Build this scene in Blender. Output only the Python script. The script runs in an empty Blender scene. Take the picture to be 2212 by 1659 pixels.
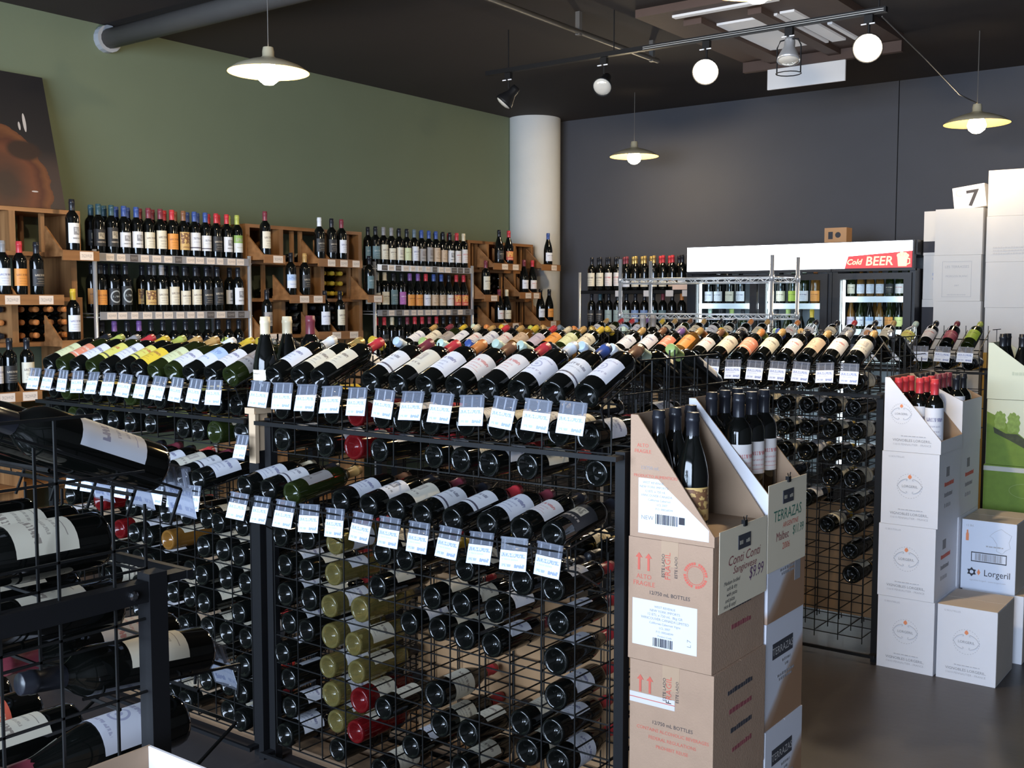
import bpy, bmesh, math, random
from mathutils import Vector, Matrix
random.seed(11)
SC = bpy.context.scene
COL = SC.collection
R = math.radians

# ------------------------------------------------------------------ camera, world, daylight, exposure
cam = bpy.data.cameras.new('camera')
camo = bpy.data.objects.new('camera', cam); COL.objects.link(camo)
cam.sensor_width = 36.0; cam.lens = 36.0 * 2327.0 / 2212.0
cam.clip_start = 0.05; cam.clip_end = 60
YAW = math.atan2(1744, 2327); PITCH = math.atan2(174.5, 2327)
camo.location = (0, 0, 1.55)
camo.rotation_euler = (math.pi / 2 - PITCH, 0, YAW)
SC.camera = camo
w = bpy.data.worlds.new('world'); SC.world = w; w.use_nodes = True
w.node_tree.nodes['Background'].inputs[0].default_value = (0.55, 0.68, 1.0, 1)
w.node_tree.nodes['Background'].inputs[1].default_value = 1.0
SC.view_settings.view_transform = 'Standard'; SC.view_settings.look = 'None'
SC.view_settings.gamma = 1.0; SC.view_settings.use_curve_mapping = False
SC.view_settings.exposure = 0.36

def area(name, loc, target, sx, sy, power, col):
    l = bpy.data.lights.new(name, 'AREA'); l.shape = 'RECTANGLE'; l.size = sx; l.size_y = sy
    l.energy = power; l.color = col
    o = bpy.data.objects.new(name, l); COL.objects.link(o); o.location = loc
    o.rotation_euler = (Vector(target) - Vector(loc)).to_track_quat('-Z', 'Y').to_euler()
    return o
# daylight falling through the shop front behind the camera
area('shopfront_daylight', (-1.6, -3.12, 1.75), (-1.8, 4.0, 1.0), 5.6, 2.3, 760, (0.66, 0.79, 1.0))

# ------------------------------------------------------------------ helpers
class MB:
    def __init__(s): s.v = []; s.f = []; s.m = []; s.s = []
    def add(s, vs, fs, mat=0, smooth=False, M=None):
        n = len(s.v)
        s.v += [tuple(M @ Vector(p)) for p in vs] if M is not None else [tuple(p) for p in vs]
        for f in fs:
            s.f.append([n + i for i in f]); s.m.append(mat); s.s.append(smooth)
    def box(s, x0, x1, y0, y1, z0, z1, mat=0, M=None):
        vs = [(x0,y0,z0),(x1,y0,z0),(x1,y1,z0),(x0,y1,z0),(x0,y0,z1),(x1,y0,z1),(x1,y1,z1),(x0,y1,z1)]
        s.add(vs, [(0,3,2,1),(4,5,6,7),(0,1,5,4),(1,2,6,5),(2,3,7,6),(3,0,4,7)], mat, False, M)
    def rod(s, a, b, r, n=4, mat=0, caps=True, smooth=False, M=None):
        s.tube([a, b], r, n, mat, caps, smooth, M)
    def tube(s, pts, r, n=6, mat=0, caps=True, smooth=False, M=None):
        P = [Vector(p) for p in pts]; vs = []; fs = []
        for i, p in enumerate(P):
            d = (P[min(i + 1, len(P) - 1)] - P[max(i - 1, 0)]).normalized()
            u = d.cross(Vector((0, 0, 1)) if abs(d.z) < .9 else Vector((1, 0, 0))).normalized(); q = d.cross(u)
            for k in range(n):
                a = 2 * math.pi * (k + .5) / n
                vs.append(p + (u * math.cos(a) + q * math.sin(a)) * r)
        for i in range(len(P) - 1):
            for k in range(n):
                k2 = (k + 1) % n
                fs.append((i*n + k, (i+1)*n + k, (i+1)*n + k2, i*n + k2))
        s.add(vs, fs, mat, smooth, M)
        if caps:
            m = len(s.v) - len(vs)
            s.f.append([m + k for k in range(n)]); s.m.append(mat); s.s.append(False)
            s.f.append([m + (len(P)-1)*n + k for k in range(n)][::-1]); s.m.append(mat); s.s.append(False)
    def lathe(s, prof, n, mat=0, smooth=True, M=None, a0=0.0, a1=2*math.pi):
        full = abs(a1 - a0 - 2*math.pi) < 1e-6
        cols = n if full else n + 1; vs = []; fs = []; pole = {}
        idx = []
        for j, (r, z) in enumerate(prof):
            rowi = []
            if r < 1e-6:
                vs.append((0, 0, z)); rowi = [len(vs) - 1] * cols
            else:
                for k in range(cols):
                    a = a0 + (a1 - a0) * k / n
                    vs.append((r*math.cos(a), r*math.sin(a), z)); rowi.append(len(vs) - 1)
            idx.append(rowi)
        for j in range(len(prof) - 1):
            for k in range(n):
                k2 = (k + 1) % cols
                f = [idx[j][k], idx[j][k2], idx[j+1][k2], idx[j+1][k]]
                g = []
                for i in f:
                    if i not in g: g.append(i)
                if len(g) > 2: fs.append(g)
        s.add(vs, fs, mat, smooth, M)
    def prism(s, poly, y0, y1, mat=0, M=None, cap=None):
        """polygon in (x, z) extruded along y; cap = material of the y0 face"""
        n = len(poly)
        vs = [(x, y0, z) for x, z in poly] + [(x, y1, z) for x, z in poly]
        s.add(vs, [tuple(range(n))], mat if cap is None else cap, False, M)
        m = len(s.v) - 2*n
        s.f.append([m + n + i for i in range(n)][::-1]); s.m.append(mat); s.s.append(False)
        for i in range(n):
            j = (i + 1) % n
            s.f.append([m + i, m + n + i, m + n + j, m + j]); s.m.append(mat); s.s.append(False)
    def mesh(s, name, mats):
        me = bpy.data.meshes.new(name); me.from_pydata(s.v, [], s.f)
        for m in mats: me.materials.append(m)
        me.polygons.foreach_set('material_index', s.m); me.polygons.foreach_set('use_smooth', s.s)
        me.update(); return me
    def build(s, name, mats, parent=None):
        return link(name, s.mesh(name, mats if isinstance(mats, (list, tuple)) else [mats]), parent)

def link(name, me, parent=None, M=None):
    o = bpy.data.objects.new(name, me); COL.objects.link(o)
    if parent is not None: o.parent = parent
    if M is not None: o.matrix_local = M
    return o
def tag(o, label=None, cat=None, group=None, kind=None):
    if label: o['label'] = label
    if cat: o['category'] = cat
    if group: o['group'] = group
    if kind: o['kind'] = kind
    return o
def empty(name, loc, label, cat, group=None):
    o = bpy.data.objects.new(name, None); COL.objects.link(o); o.location = loc; o.empty_display_size = .05
    return tag(o, label, cat, group)
def struct(name, mb, mats, parent=None):
    return tag(mb.build(name, mats, parent), kind='structure') if parent is None else mb.build(name, mats, parent)
def stuff(o): o['kind'] = 'stuff'; return o
ORD = 'first second third fourth fifth sixth seventh eighth ninth tenth eleventh twelfth thirteenth fourteenth fifteenth sixteenth seventeenth eighteenth nineteenth twentieth twenty-first twenty-second twenty-third twenty-fourth twenty-fifth twenty-sixth'.split()

# ------------------------------------------------------------------ materials
_M = {}
def mat(name, col, rough=.5, metal=0., spec=.5, emit=None, es=1., alpha=1., trans=0., ior=1.45, noise=0., nscale=8., bump=0., bscale=60., coat=0.):
    if name in _M: return _M[name]
    m = bpy.data.materials.new(name); m.use_nodes = True; nt = m.node_tree; b = nt.nodes['Principled BSDF']
    I = b.inputs
    I['Base Color'].default_value = (*col, 1); I['Roughness'].default_value = rough; I['Metallic'].default_value = metal
    I['Specular IOR Level'].default_value = spec; I['Alpha'].default_value = alpha
    I['Transmission Weight'].default_value = trans; I['IOR'].default_value = ior; I['Coat Weight'].default_value = coat
    if emit: I['Emission Color'].default_value = (*emit, 1); I['Emission Strength'].default_value = es
    if noise or bump:
        tc = nt.nodes.new('ShaderNodeTexCoord')
    if noise:
        n = nt.nodes.new('ShaderNodeTexNoise'); n.inputs['Scale'].default_value = nscale; n.inputs['Detail'].default_value = 4
        nt.links.new(tc.outputs['Object'], n.inputs['Vector'])
        mx = nt.nodes.new('ShaderNodeMix'); mx.data_type = 'RGBA'
        mx.inputs[6].default_value = (*[c*(1-noise) for c in col], 1); mx.inputs[7].default_value = (*[min(1, c*(1+noise)) for c in col], 1)
        nt.links.new(n.outputs['Fac'], mx.inputs[0]); nt.links.new(mx.outputs[2], I['Base Color'])
    if bump:
        n2 = nt.nodes.new('ShaderNodeTexNoise'); n2.inputs['Scale'].default_value = bscale
        nt.links.new(tc.outputs['Object'], n2.inputs['Vector'])
        bp = nt.nodes.new('ShaderNodeBump'); bp.inputs['Strength'].default_value = bump; bp.inputs['Distance'].default_value = .01
        nt.links.new(n2.outputs['Fac'], bp.inputs['Height']); nt.links.new(bp.outputs[0], I['Normal'])
    _M[name] = m
    return m
def emission(name, col, s):
    if name in _M: return _M[name]
    m = bpy.data.materials.new(name); m.use_nodes = True; nt = m.node_tree; nt.nodes.clear()
    e = nt.nodes.new('ShaderNodeEmission'); e.inputs[0].default_value = (*col, 1); e.inputs[1].default_value = s
    o = nt.nodes.new('ShaderNodeOutputMaterial'); nt.links.new(e.outputs[0], o.inputs[0]); _M[name] = m; return m
def wood(name, c1, c2, axis='Y', scale=9., rough=.5):
    if name in _M: return _M[name]
    m = bpy.data.materials.new(name); m.use_nodes = True; nt = m.node_tree; b = nt.nodes['Principled BSDF']
    tc = nt.nodes.new('ShaderNodeTexCoord'); mp = nt.nodes.new('ShaderNodeMapping')
    sc = {'X': (.6, 8, 8), 'Y': (8, .6, 8), 'Z': (8, 8, .6)}[axis]; mp.inputs['Scale'].default_value = sc
    n = nt.nodes.new('ShaderNodeTexNoise'); n.inputs['Scale'].default_value = scale; n.inputs['Detail'].default_value = 6
    cr = nt.nodes.new('ShaderNodeValToRGB'); cr.color_ramp.elements[0].position = .3; cr.color_ramp.elements[1].position = .72
    cr.color_ramp.elements[0].color = (*c1, 1); cr.color_ramp.elements[1].color = (*c2, 1)
    nt.links.new(tc.outputs['Object'], mp.inputs[0]); nt.links.new(mp.outputs[0], n.inputs['Vector'])
    nt.links.new(n.outputs['Fac'], cr.inputs[0]); nt.links.new(cr.outputs[0], b.inputs['Base Color']); b.inputs['Roughness'].default_value = rough
    _M[name] = m; return m
def pane(name, tint, refl=.12):
    """clear sheet: mostly see-through with a mirror share that grows at grazing angles"""
    if name in _M: return _M[name]
    m = bpy.data.materials.new(name); m.use_nodes = True; nt = m.node_tree; nt.nodes.clear()
    t = nt.nodes.new('ShaderNodeBsdfTransparent'); t.inputs[0].default_value = (*tint, 1)
    g = nt.nodes.new('ShaderNodeBsdfGlossy'); g.inputs['Roughness'].default_value = .03
    lw = nt.nodes.new('ShaderNodeLayerWeight'); lw.inputs[0].default_value = refl
    mx = nt.nodes.new('ShaderNodeMixShader'); o = nt.nodes.new('ShaderNodeOutputMaterial')
    nt.links.new(lw.outputs['Fresnel'], mx.inputs[0]); nt.links.new(t.outputs[0], mx.inputs[1]); nt.links.new(g.outputs[0], mx.inputs[2])
    nt.links.new(mx.outputs[0], o.inputs[0]); _M[name] = m; return m

def paper(name, base, ink, style='A', accent=None, rough=.55):
    """printed paper: flat print from the UVs (u across, v up), styles of label layout"""
    if name in _M: return _M[name]
    accent = accent or ink
    m = bpy.data.materials.new(name); m.use_nodes = True; nt = m.node_tree; L = nt.links; b = nt.nodes['Principled BSDF']
    b.inputs['Roughness'].default_value = rough
    uv = nt.nodes.new('ShaderNodeUVMap'); sp = nt.nodes.new('ShaderNodeSeparateXYZ'); L.new(uv.outputs[0], sp.inputs[0])
    U, V = sp.outputs[0], sp.outputs[1]
    def mth(op, a, c):
        n = nt.nodes.new('ShaderNodeMath'); n.operation = op
        for i, x in enumerate((a, c)):
            if isinstance(x, (int, float)): n.inputs[i].default_value = x
            else: L.new(x, n.inputs[i])
        return n.outputs[0]
    def band(x, lo, hi): return mth('MULTIPLY', mth('GREATER_THAN', x, lo), mth('LESS_THAN', x, hi))
    def rect(u0, u1, v0, v1): return mth('MULTIPLY', band(U, u0, u1), band(V, v0, v1))
    def words(u0, u1, v0, v1, fr=26.):
        mp = nt.nodes.new('ShaderNodeMapping'); mp.inputs['Scale'].default_value = (fr, 7., 1); L.new(uv.outputs[0], mp.inputs[0])
        n = nt.nodes.new('ShaderNodeTexNoise'); n.inputs['Scale'].default_value = 1.; n.inputs['Detail'].default_value = 1.; L.new(mp.outputs[0], n.inputs['Vector'])
        return mth('MULTIPLY', rect(u0, u1, v0, v1), mth('GREATER_THAN', n.outputs['Fac'], .46))
    def ring(cu, cv, r0, r1, asp=1.):
        du = mth('MULTIPLY', mth('SUBTRACT', U, cu), asp); dv = mth('SUBTRACT', V, cv)
        d = mth('SQRT', mth('ADD', mth('MULTIPLY', du, du), mth('MULTIPLY', dv, dv)), 0)
        return band(d, r0, r1)
    cur = [None]
    def over(mask, col, f=1.):
        mx = nt.nodes.new('ShaderNodeMix'); mx.data_type = 'RGBA'
        L.new(mth('MULTIPLY', mask, f), mx.inputs[0])
        if cur[0] is None: mx.inputs[6].default_value = (*base, 1)
        else: L.new(cur[0], mx.inputs[6])
        mx.inputs[7].default_value = (*col, 1); cur[0] = mx.outputs[2]
    if style == 'A':
        over(words(.15, .85, .58, .70, 22), ink, .8); over(words(.25, .75, .40, .46, 40), ink, .5); over(words(.3, .7, .25, .3, 40), ink, .5)
        over(rect(.2, .8, .14, .155), accent, .8)
    elif style == 'B':
        over(rect(0, 1, .12, .19), accent, .95); over(words(.2, .8, .62, .74, 20), ink, .8); over(words(.25, .75, .45, .5, 40), ink, .5)
    elif style == 'C':
        over(rect(.3, .7, .42, .8), accent, .8); over(words(.36, .64, .48, .76, 14), base, .6); over(words(.2, .8, .2, .28, 30), ink, .7)
    elif style == 'D':
        over(ring(.5, .55, .13, .17, 1.2), accent, .8); over(ring(.5, .55, 0, .06, 1.2), accent, .7); over(words(.2, .8, .22, .3, 30), ink, .6); over(words(.2, .8, .82, .88, 30), ink, .6)
    elif style == 'E':
        over(rect(0, 1, .55, 1), accent, 1.); over(words(.15, .85, .64, .84, 12), ink, .8); over(words(.2, .8, .25, .32, 30), ink, .7)
    elif style == 'F':                       # art label: blotches
        over(words(.05, .95, .35, .95, 7), accent, .9); over(words(.2, .8, .1, .2, 30), ink, .8)
    elif style == 'O':                       # oval on black
        over(ring(.5, .5, .30, .38, 1.0), accent, .9); over(words(.25, .75, .45, .56, 16), accent, .7)
    elif style == 'T':                       # price ticket
        over(words(.06, .94, .66, .86, 34), ink, .75); over(words(.06, .7, .50, .58, 40), ink, .35); over(words(.08, .45, .16, .30, 26), ink, .6); over(words(.58, .94, .14, .34, 16), ink, .8)
    elif style == 'S':                       # small ticket
        over(words(.1, .9, .3, .7, 18), ink, .45)
    if cur[0] is not None: L.new(cur[0], b.inputs['Base Color'])
    else: b.inputs['Base Color'].default_value = (*base, 1)
    _M[name] = m; return m

BLACK = mat('black_steel', (.007, .007, .008), .5, spec=.3)
WIRE = mat('black_wire', (.008, .008, .008), .45, spec=.3)
CHROME = mat('chrome', (.80, .82, .86), .32, .7)
PLASTIC = mat('clear_plastic', (.22, .24, .30), .3, alpha=.30)
GLASSPANE = pane('window_glass', (.93, .96, .96), .08)
TICKET = paper('ticket_paper', (.74, .80, .93), (.18, .24, .50), 'T')
CARD = paper('shelf_card', (.80, .68, .58), (.25, .2, .18), 'S')
CARDD = paper('shelf_card_dark', (.10, .085, .08), (.4, .36, .33), 'S')
OAK = wood('shelf_wood', (.20, .085, .028), (.36, .165, .06), 'Y', 3., .45)
OAKZ = wood('shelf_wood_upright', (.20, .09, .032), (.38, .19, .075), 'Z', 3., .45)
PLANK = wood('pallet_wood', (.09, .052, .028), (.20, .12, .062), 'X', 3., .7)
BROWN = mat('brown_cardboard', (.42, .275, .185), .8, noise=.10, nscale=14, bump=.15, bscale=200)
BROWNIN = mat('bare_cardboard', (.36, .25, .165), .85, noise=.10, nscale=14)
WHITE = mat('white_cardboard', (.78, .78, .82), .6, noise=.03, nscale=10)
GREYW = mat('plain_white_cardboard', (.70, .67, .64), .7, noise=.04, nscale=6)
RED_INK = mat('red_ink', (.60, .13, .09), .8)
INK = mat('black_ink', (.045, .045, .055), .8)
GREY_INK = mat('grey_ink', (.30, .29, .30), .8)
PALE_INK = mat('pale_ink', (.46, .45, .47), .8)
GREEN_INK = mat('green_ink', (.05, .19, .13), .8)
ORANGE_INK = mat('orange_ink', (.85, .30, .14), .8)
MAROON_INK = mat('maroon_ink', (.28, .07, .08), .8)

def textobj(name, s, size, M, m, parent, align='CENTER', shear=0., bold=0., sx=1.):
    cu = bpy.data.curves.new(name, 'FONT'); cu.body = s; cu.size = size; cu.align_x = align; cu.shear = shear; cu.offset = bold
    cu.resolution_u = 2
    t = bpy.data.objects.new(name, cu)
    me = bpy.data.meshes.new_from_object(t)
    bpy.data.objects.remove(t); bpy.data.curves.remove(cu)
    me.materials.clear(); me.materials.append(m)
    o = link(name, me, parent, M @ Matrix.Diagonal((sx, 1, 1, 1)))
    return o
def face_front(x, y, z): return Matrix.Translation((x, y, z)) @ Matrix.Rotation(R(90), 4, 'X')           # reads from -Y
def face_right(x, y, z): return Matrix.Translation((x, y, z)) @ Matrix.Rotation(R(90), 4, 'Z') @ Matrix.Rotation(R(90), 4, 'X')   # reads from +X
# ------------------------------------------------------------------ bottles
GLASS = {
 'd': (mat('dark_glass', (.0035, .004, .0035), .07, spec=.55), 'dark'),
 'n': (mat('green_glass', (.018, .026, .006), .07, spec=.55, trans=.3), 'green'),
 'c': (mat('clear_glass_white_wine', (.44, .37, .13), .06, trans=.85, ior=1.34), 'clear'),
 'r': (mat('rose_wine_glass', (.25, .012, .015), .06, trans=.7, ior=1.34), 'red-pink'),
 'a': (mat('amber_glass', (.22, .10, .02), .07, trans=.4), 'amber'),
 'w': (mat('water_clear_glass', (.8, .84, .82), .05, trans=.85, ior=1.34), 'clear'),
}
def P_(n, *a): return paper('label_' + n, *a)
LAB = {
 'c': (P_('cream', (.72, .66, .52), (.22, .17, .14), 'A'), 'cream'),
 'C': (P_('cream_picture', (.72, .67, .55), (.25, .2, .18), 'C', (.42, .36, .32)), 'cream-picture'),
 'w': (P_('white', (.74, .75, .80), (.20, .20, .34), 'A', (.3, .3, .5)), 'white'),
 'q': (P_('white_crest', (.74, .75, .82), (.3, .28, .42), 'D', (.36, .36, .52)), 'white-crest'),
 'W': (P_('white_banded', (.74, .74, .76), (.2, .2, .25), 'B', (.06, .05, .08)), 'white-banded'),
 'v': (P_('white_red', (.74, .70, .68), (.55, .16, .16), 'A', (.55, .15, .15)), 'white-red'),
 'y': (P_('yellow', (.80, .58, .05), (.35, .15, .05), 'A', (.5, .2, .05)), 'yellow'),
 'Y': (P_('yellow_black', (.70, .66, .16), (.5, .12, .05), 'B', (.05, .05, .05)), 'yellow-black'),
 'l': (P_('lime', (.62, .66, .24), (.3, .35, .12), 'A'), 'lime'),
 'P': (P_('pale_green', (.66, .70, .42), (.4, .38, .2), 'A'), 'pale-green'),
 'o': (P_('orange', (.74, .30, .06), (.3, .1, .03), 'A'), 'orange'),
 'f': (P_('orange_art', (.62, .40, .14), (.25, .1, .04), 'F', (.16, .06, .03)), 'patterned-orange'),
 's': (P_('salmon', (.74, .26, .16), (.75, .6, .5), 'B', (.75, .6, .5)), 'salmon'),
 'g': (P_('grey', (.34, .31, .29), (.1, .09, .09), 'C', (.2, .16, .15)), 'grey'),
 'b': (P_('black', (.02, .02, .022), (.42, .36, .28), 'A', (.4, .3, .2)), 'black'),
 'k': (P_('black_small', (.02, .02, .022), (.5, .42, .34), 'C', (.6, .52, .38)), 'black-cream'),
 'O': (P_('black_oval', (.016, .018, .02), (.4, .42, .42), 'O', (.42, .45, .45)), 'black-oval'),
 'p': (P_('purple', (.45, .14, .44), (.75, .6, .7), 'A'), 'purple'),
 't': (P_('tan', (.60, .44, .30), (.25, .15, .1), 'D', (.3, .2, .14)), 'tan'),
 'B': (P_('blue_white', (.70, .74, .82), (.25, .35, .6), 'E', (.42, .56, .78)), 'blue-white'),
 'u': (P_('blue', (.22, .32, .55), (.7, .75, .8), 'A'), 'blue'),
 'G': (P_('bright_green', (.42, .55, .06), (.2, .25, .04), 'A'), 'bright-green'),
 'm': (P_('maroon', (.34, .05, .09), (.6, .3, .3), 'A'), 'maroon'),
 'T': (P_('teal', (.12, .20, .22), (.4, .45, .45), 'A'), 'teal'),
 'R': (P_('red', (.66, .12, .07), (.8, .6, .4), 'F', (.75, .45, .12)), 'patterned-red'),
 'L': (P_('lavender', (.52, .46, .55), (.3, .25, .35), 'A'), 'lavender'),
 'x': (P_('picture', (.72, .72, .74), (.1, .1, .1), 'C', (.12, .12, .14)), 'white-picture'),
 'h': (P_('green_white', (.72, .74, .72), (.4, .4, .3), 'E', (.26, .42, .10)), 'white-green'),
 'e': (P_('pale_grey_green', (.34, .42, .40), (.2, .25, .25), 'A'), 'grey-green'),
}
def cm(n, c, r=.35, metal=0.): return mat('capsule_' + n, c, r, metal)
CAP = {
 'k': (cm('black', (.014, .015, .02), .3), 'black'), 'r': (cm('red', (.52, .04, .05)), 'red'), 'm': (cm('maroon', (.19, .035, .05)), 'maroon'),
 'y': (cm('yellow', (.62, .42, .04)), 'yellow'), 'l': (cm('lime', (.42, .46, .10)), 'lime'), 't': (cm('tan', (.48, .29, .10)), 'tan'),
 'w': (cm('white', (.74, .76, .80)), 'white'), 'B': (cm('pale_blue', (.56, .68, .82)), 'pale-blue'), 'b': (cm('blue', (.05, .09, .28)), 'blue'),
 'g': (cm('pale_green', (.50, .62, .52)), 'pale-green'), 'G': (cm('green', (.34, .44, .14)), 'green'), 'o': (cm('orange', (.62, .22, .06)), 'orange'),
 'c': (cm('cream', (.66, .56, .38)), 'cream'), 'p': (cm('purple', (.20, .10, .30)), 'purple'), 'T': (cm('teal', (.04, .09, .11)), 'teal'),
 's': (cm('silver', (.6, .6, .62), .25, .8), 'silver'), 'a': (cm('grey', (.25, .24, .24)), 'grey'), 'd': (cm('gold', (.62, .42, .14), .3, .6), 'gold'),
 'n': (cm('brown', (.22, .10, .05)), 'brown'), 'x': (cm('blue_grey', (.12, .16, .20)), 'blue-grey'),
}
SHAPE = {   # radius profile up the bottle, capsule start, label span
 'bordeaux': dict(p=[(0,.030),(.008,.028),(.018,.019),(.0265,.004),(.0325,.0),(.0362,.003),(.0375,.010),(.0375,.192),(.0355,.206),(.029,.219),(.0205,.229),(.0155,.238),(.0142,.252),(.0142,.298),(0,.299)], h=.300, cap=.238, cr=.0163, lab=(.055,.150), R=.0375),
 'burgundy': dict(p=[(0,.030),(.009,.028),(.020,.018),(.029,.004),(.0355,.0),(.0395,.003),(.041,.011),(.041,.140),(.0385,.160),(.032,.188),(.0245,.212),(.0185,.232),(.0150,.250),(.0145,.296),(0,.297)], h=.298, cap=.236, cr=.0166, lab=(.040,.118), R=.041),
 'champagne': dict(p=[(0,.030),(.009,.028),(.021,.018),(.031,.004),(.038,.0),(.0420,.003),(.0435,.011),(.0435,.145),(.0405,.168),(.033,.198),(.0250,.222),(.0190,.246),(.0165,.262),(.0160,.308),(0,.309)], h=.310, cap=.228, cr=.0188, lab=(.060,.130), R=.0435),
 'flute': dict(p=[(0,.010),(.012,.008),(.026,.003),(.034,.0),(.0370,.008),(.0370,.150),(.0330,.190),(.0260,.232),(.0190,.270),(.0150,.292),(.0142,.328),(0,.329)], h=.330, cap=.282, cr=.0153, lab=(.055,.140), R=.037),
 'beer': dict(p=[(0,.006),(.020,.002),(.027,.0),(.0300,.004),(.0305,.010),(.0305,.112),(.028,.130),(.020,.155),(.0145,.180),(.0130,.200),(.0130,.222),(0,.223)], h=.224, cap=.212, cr=.0145, lab=(.025,.095), R=.0305),
}
_BM = {}
def body_mb(shape, n=20):
    mb = MB(); mb.lathe(SHAPE[shape]['p'], n, 0, True); return mb
def cap_mb(shape, n=12):
    S = SHAPE[shape]; r = S['cr']; mb = MB(); z0 = S['cap']; h = S['h']
    k = 1.22 if shape == 'champagne' else 1.03
    mb.lathe([(r*k, z0), (r*1.0, z0 + .012), (r, h - .022), (r*1.08, h - .020), (r*1.08, h - .012), (r, h - .010), (r*.98, h + .0005), (r*.9, h + .002), (0, h + .002)], n, 0, True); return mb
def label_mb(shape, z0, z1, arc, n=10):
    mb = MB(); r = SHAPE[shape]['R'] + .0005; a0 = R(-90 - arc/2); a1 = R(-90 + arc/2)
    mb.lathe([(r, z0), (r, z1)], n, 0, True, None, a0, a1); return mb
def label_mesh(shape, z0, z1, arc):
    k = ('L', shape, z0, z1, arc)
    if k not in _BM:
        me = label_mb(shape, z0, z1, arc).mesh('label', [LAB['c'][0]])
        uvl = me.uv_layers.new(name='UVMap'); n = 10
        vuv = {}
        for i, v in enumerate(me.vertices):
            a = math.degrees(math.atan2(v.co.x, -v.co.y)); vuv[i] = (.5 + a/arc, (v.co.z - z0)/(z1 - z0))
        for lp in me.loops: uvl.data[lp.index].uv = vuv[lp.vertex_index]
        _BM[k] = me
    return _BM[k]
def part_mesh(kind, shape):
    k = (kind, shape)
    if k not in _BM: _BM[k] = (body_mb(shape) if kind == 'body' else cap_mb(shape)).mesh(kind, [GLASS['d'][0]])
    return _BM[k]

BOT = []      # every bottle of the scene as a specification; built at the end
def bottle(P, shape='bordeaux', glass='d', lab='c', cap='k', yaw=0., tilt=90., roll=0., span=None, arc=150, rowkey=('row',), name=None, extra=''):
    """stands at P (centre of its base); tilt = angle of the axis above the floor, yaw turns it about the vertical (0: neck points to +Y when lying, label to -Y when standing)"""
    M = Matrix.Translation(P) @ Matrix.Rotation(R(yaw), 4, 'Z') @ Matrix.Rotation(R(tilt - 90), 4, 'X') @ Matrix.Rotation(R(roll), 4, 'Z')
    BOT.append(dict(M=M, shape=shape, glass=glass, lab=lab, cap=cap, span=span or SHAPE[shape]['lab'], arc=arc, row=rowkey, name=name, extra=extra, i=len(BOT)))
# ------------------------------------------------------------------ the setting
GREEN = mat('green_wall_paint', (.132, .160, .102), .75, noise=.06, nscale=3)
SLATE = mat('slate_wall_paint', (.060, .061, .072), .7, noise=.10, nscale=2.2, bump=.05)
DARKC = mat('dark_ceiling_paint', (.034, .026, .024), .85, noise=.12, nscale=1.5)
FLOORM = mat('dark_floor_sealer', (.046, .040, .040), .38, noise=.22, nscale=4, bump=.04, bscale=30)
CONC = mat('pale_column_paint', (.62, .61, .58), .7, noise=.05, nscale=5, bump=.1, bscale=40)
PLAIN = mat('plain_wall_paint', (.10, .10, .10), .8)
def slab(name, *a, m=None):
    b = MB(); b.box(*a); return struct(name, b, m)
slab('floor', -6.45, 2.75, -3.35, 9.0, -.12, 0, m=FLOORM)
slab('ceiling', -6.45, 2.75, -3.35, 9.0, 3.32, 3.45, m=DARKC)
slab('wall_left', -6.45, -6.30, -3.35, 9.0, 0, 3.32, m=GREEN)
slab('wall_right', 2.60, 2.75, -3.35, 9.0, 0, 3.32, m=PLAIN)
b = MB(); b.box(-6.30, -2.776, 8.85, 9.0, 0, 3.32); b.box(-2.768, 2.60, 8.85, 9.0, 0, 3.32); b.box(-2.776, -2.768, 8.875, 9.0, 0, 3.32)
struct('wall_back', b, SLATE)
b = MB(); b.box(-2.777, -2.767, 8.868, 8.874, 0, 3.32); struct('trim_1', b, BLACK)
b = MB(); b.box(-6.30, -4.6, -3.35, -3.05, 0, 3.32); b.box(1.4, 2.6, -3.35, -3.05, 0, 3.32); b.box(-4.6, 1.4, -3.35, -3.05, 0, .45); b.box(-4.6, 1.4, -3.35, -3.05, 3.0, 3.32)
struct('wall_front', b, PLAIN)
b = MB()
for x in (-4.6, -2.6, -.6, 1.34): b.box(x, x + .06, -3.22, -3.10, .45, 3.0)
b.box(-4.54, 1.34, -3.22, -3.10, .45, .51); b.box(-4.54, 1.34, -3.22, -3.10, 2.94, 3.0)
wf = struct('window_1', b, BLACK)
for x in (-4.54, -2.54, -.54):
    b = MB(); b.box(x, x + (1.94 if x < -.5 else 1.88), -3.165, -3.155, .51, 2.94); b.build('pane', GLASSPANE, wf)
b = MB(); b.lathe([(.252, 0), (.252, 3.32)], 40, 0, True, Matrix.Translation((-6.16, 8.58, 0))); struct('pillar', b, CONC)
# baseboards
slab('baseboard_left', -6.30, -6.285, -3.05, 8.85, 0, .10, m=BLACK)
slab('baseboard_back', -6.285, 2.6, 8.835, 8.85, 0, .10, m=BLACK)

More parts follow.
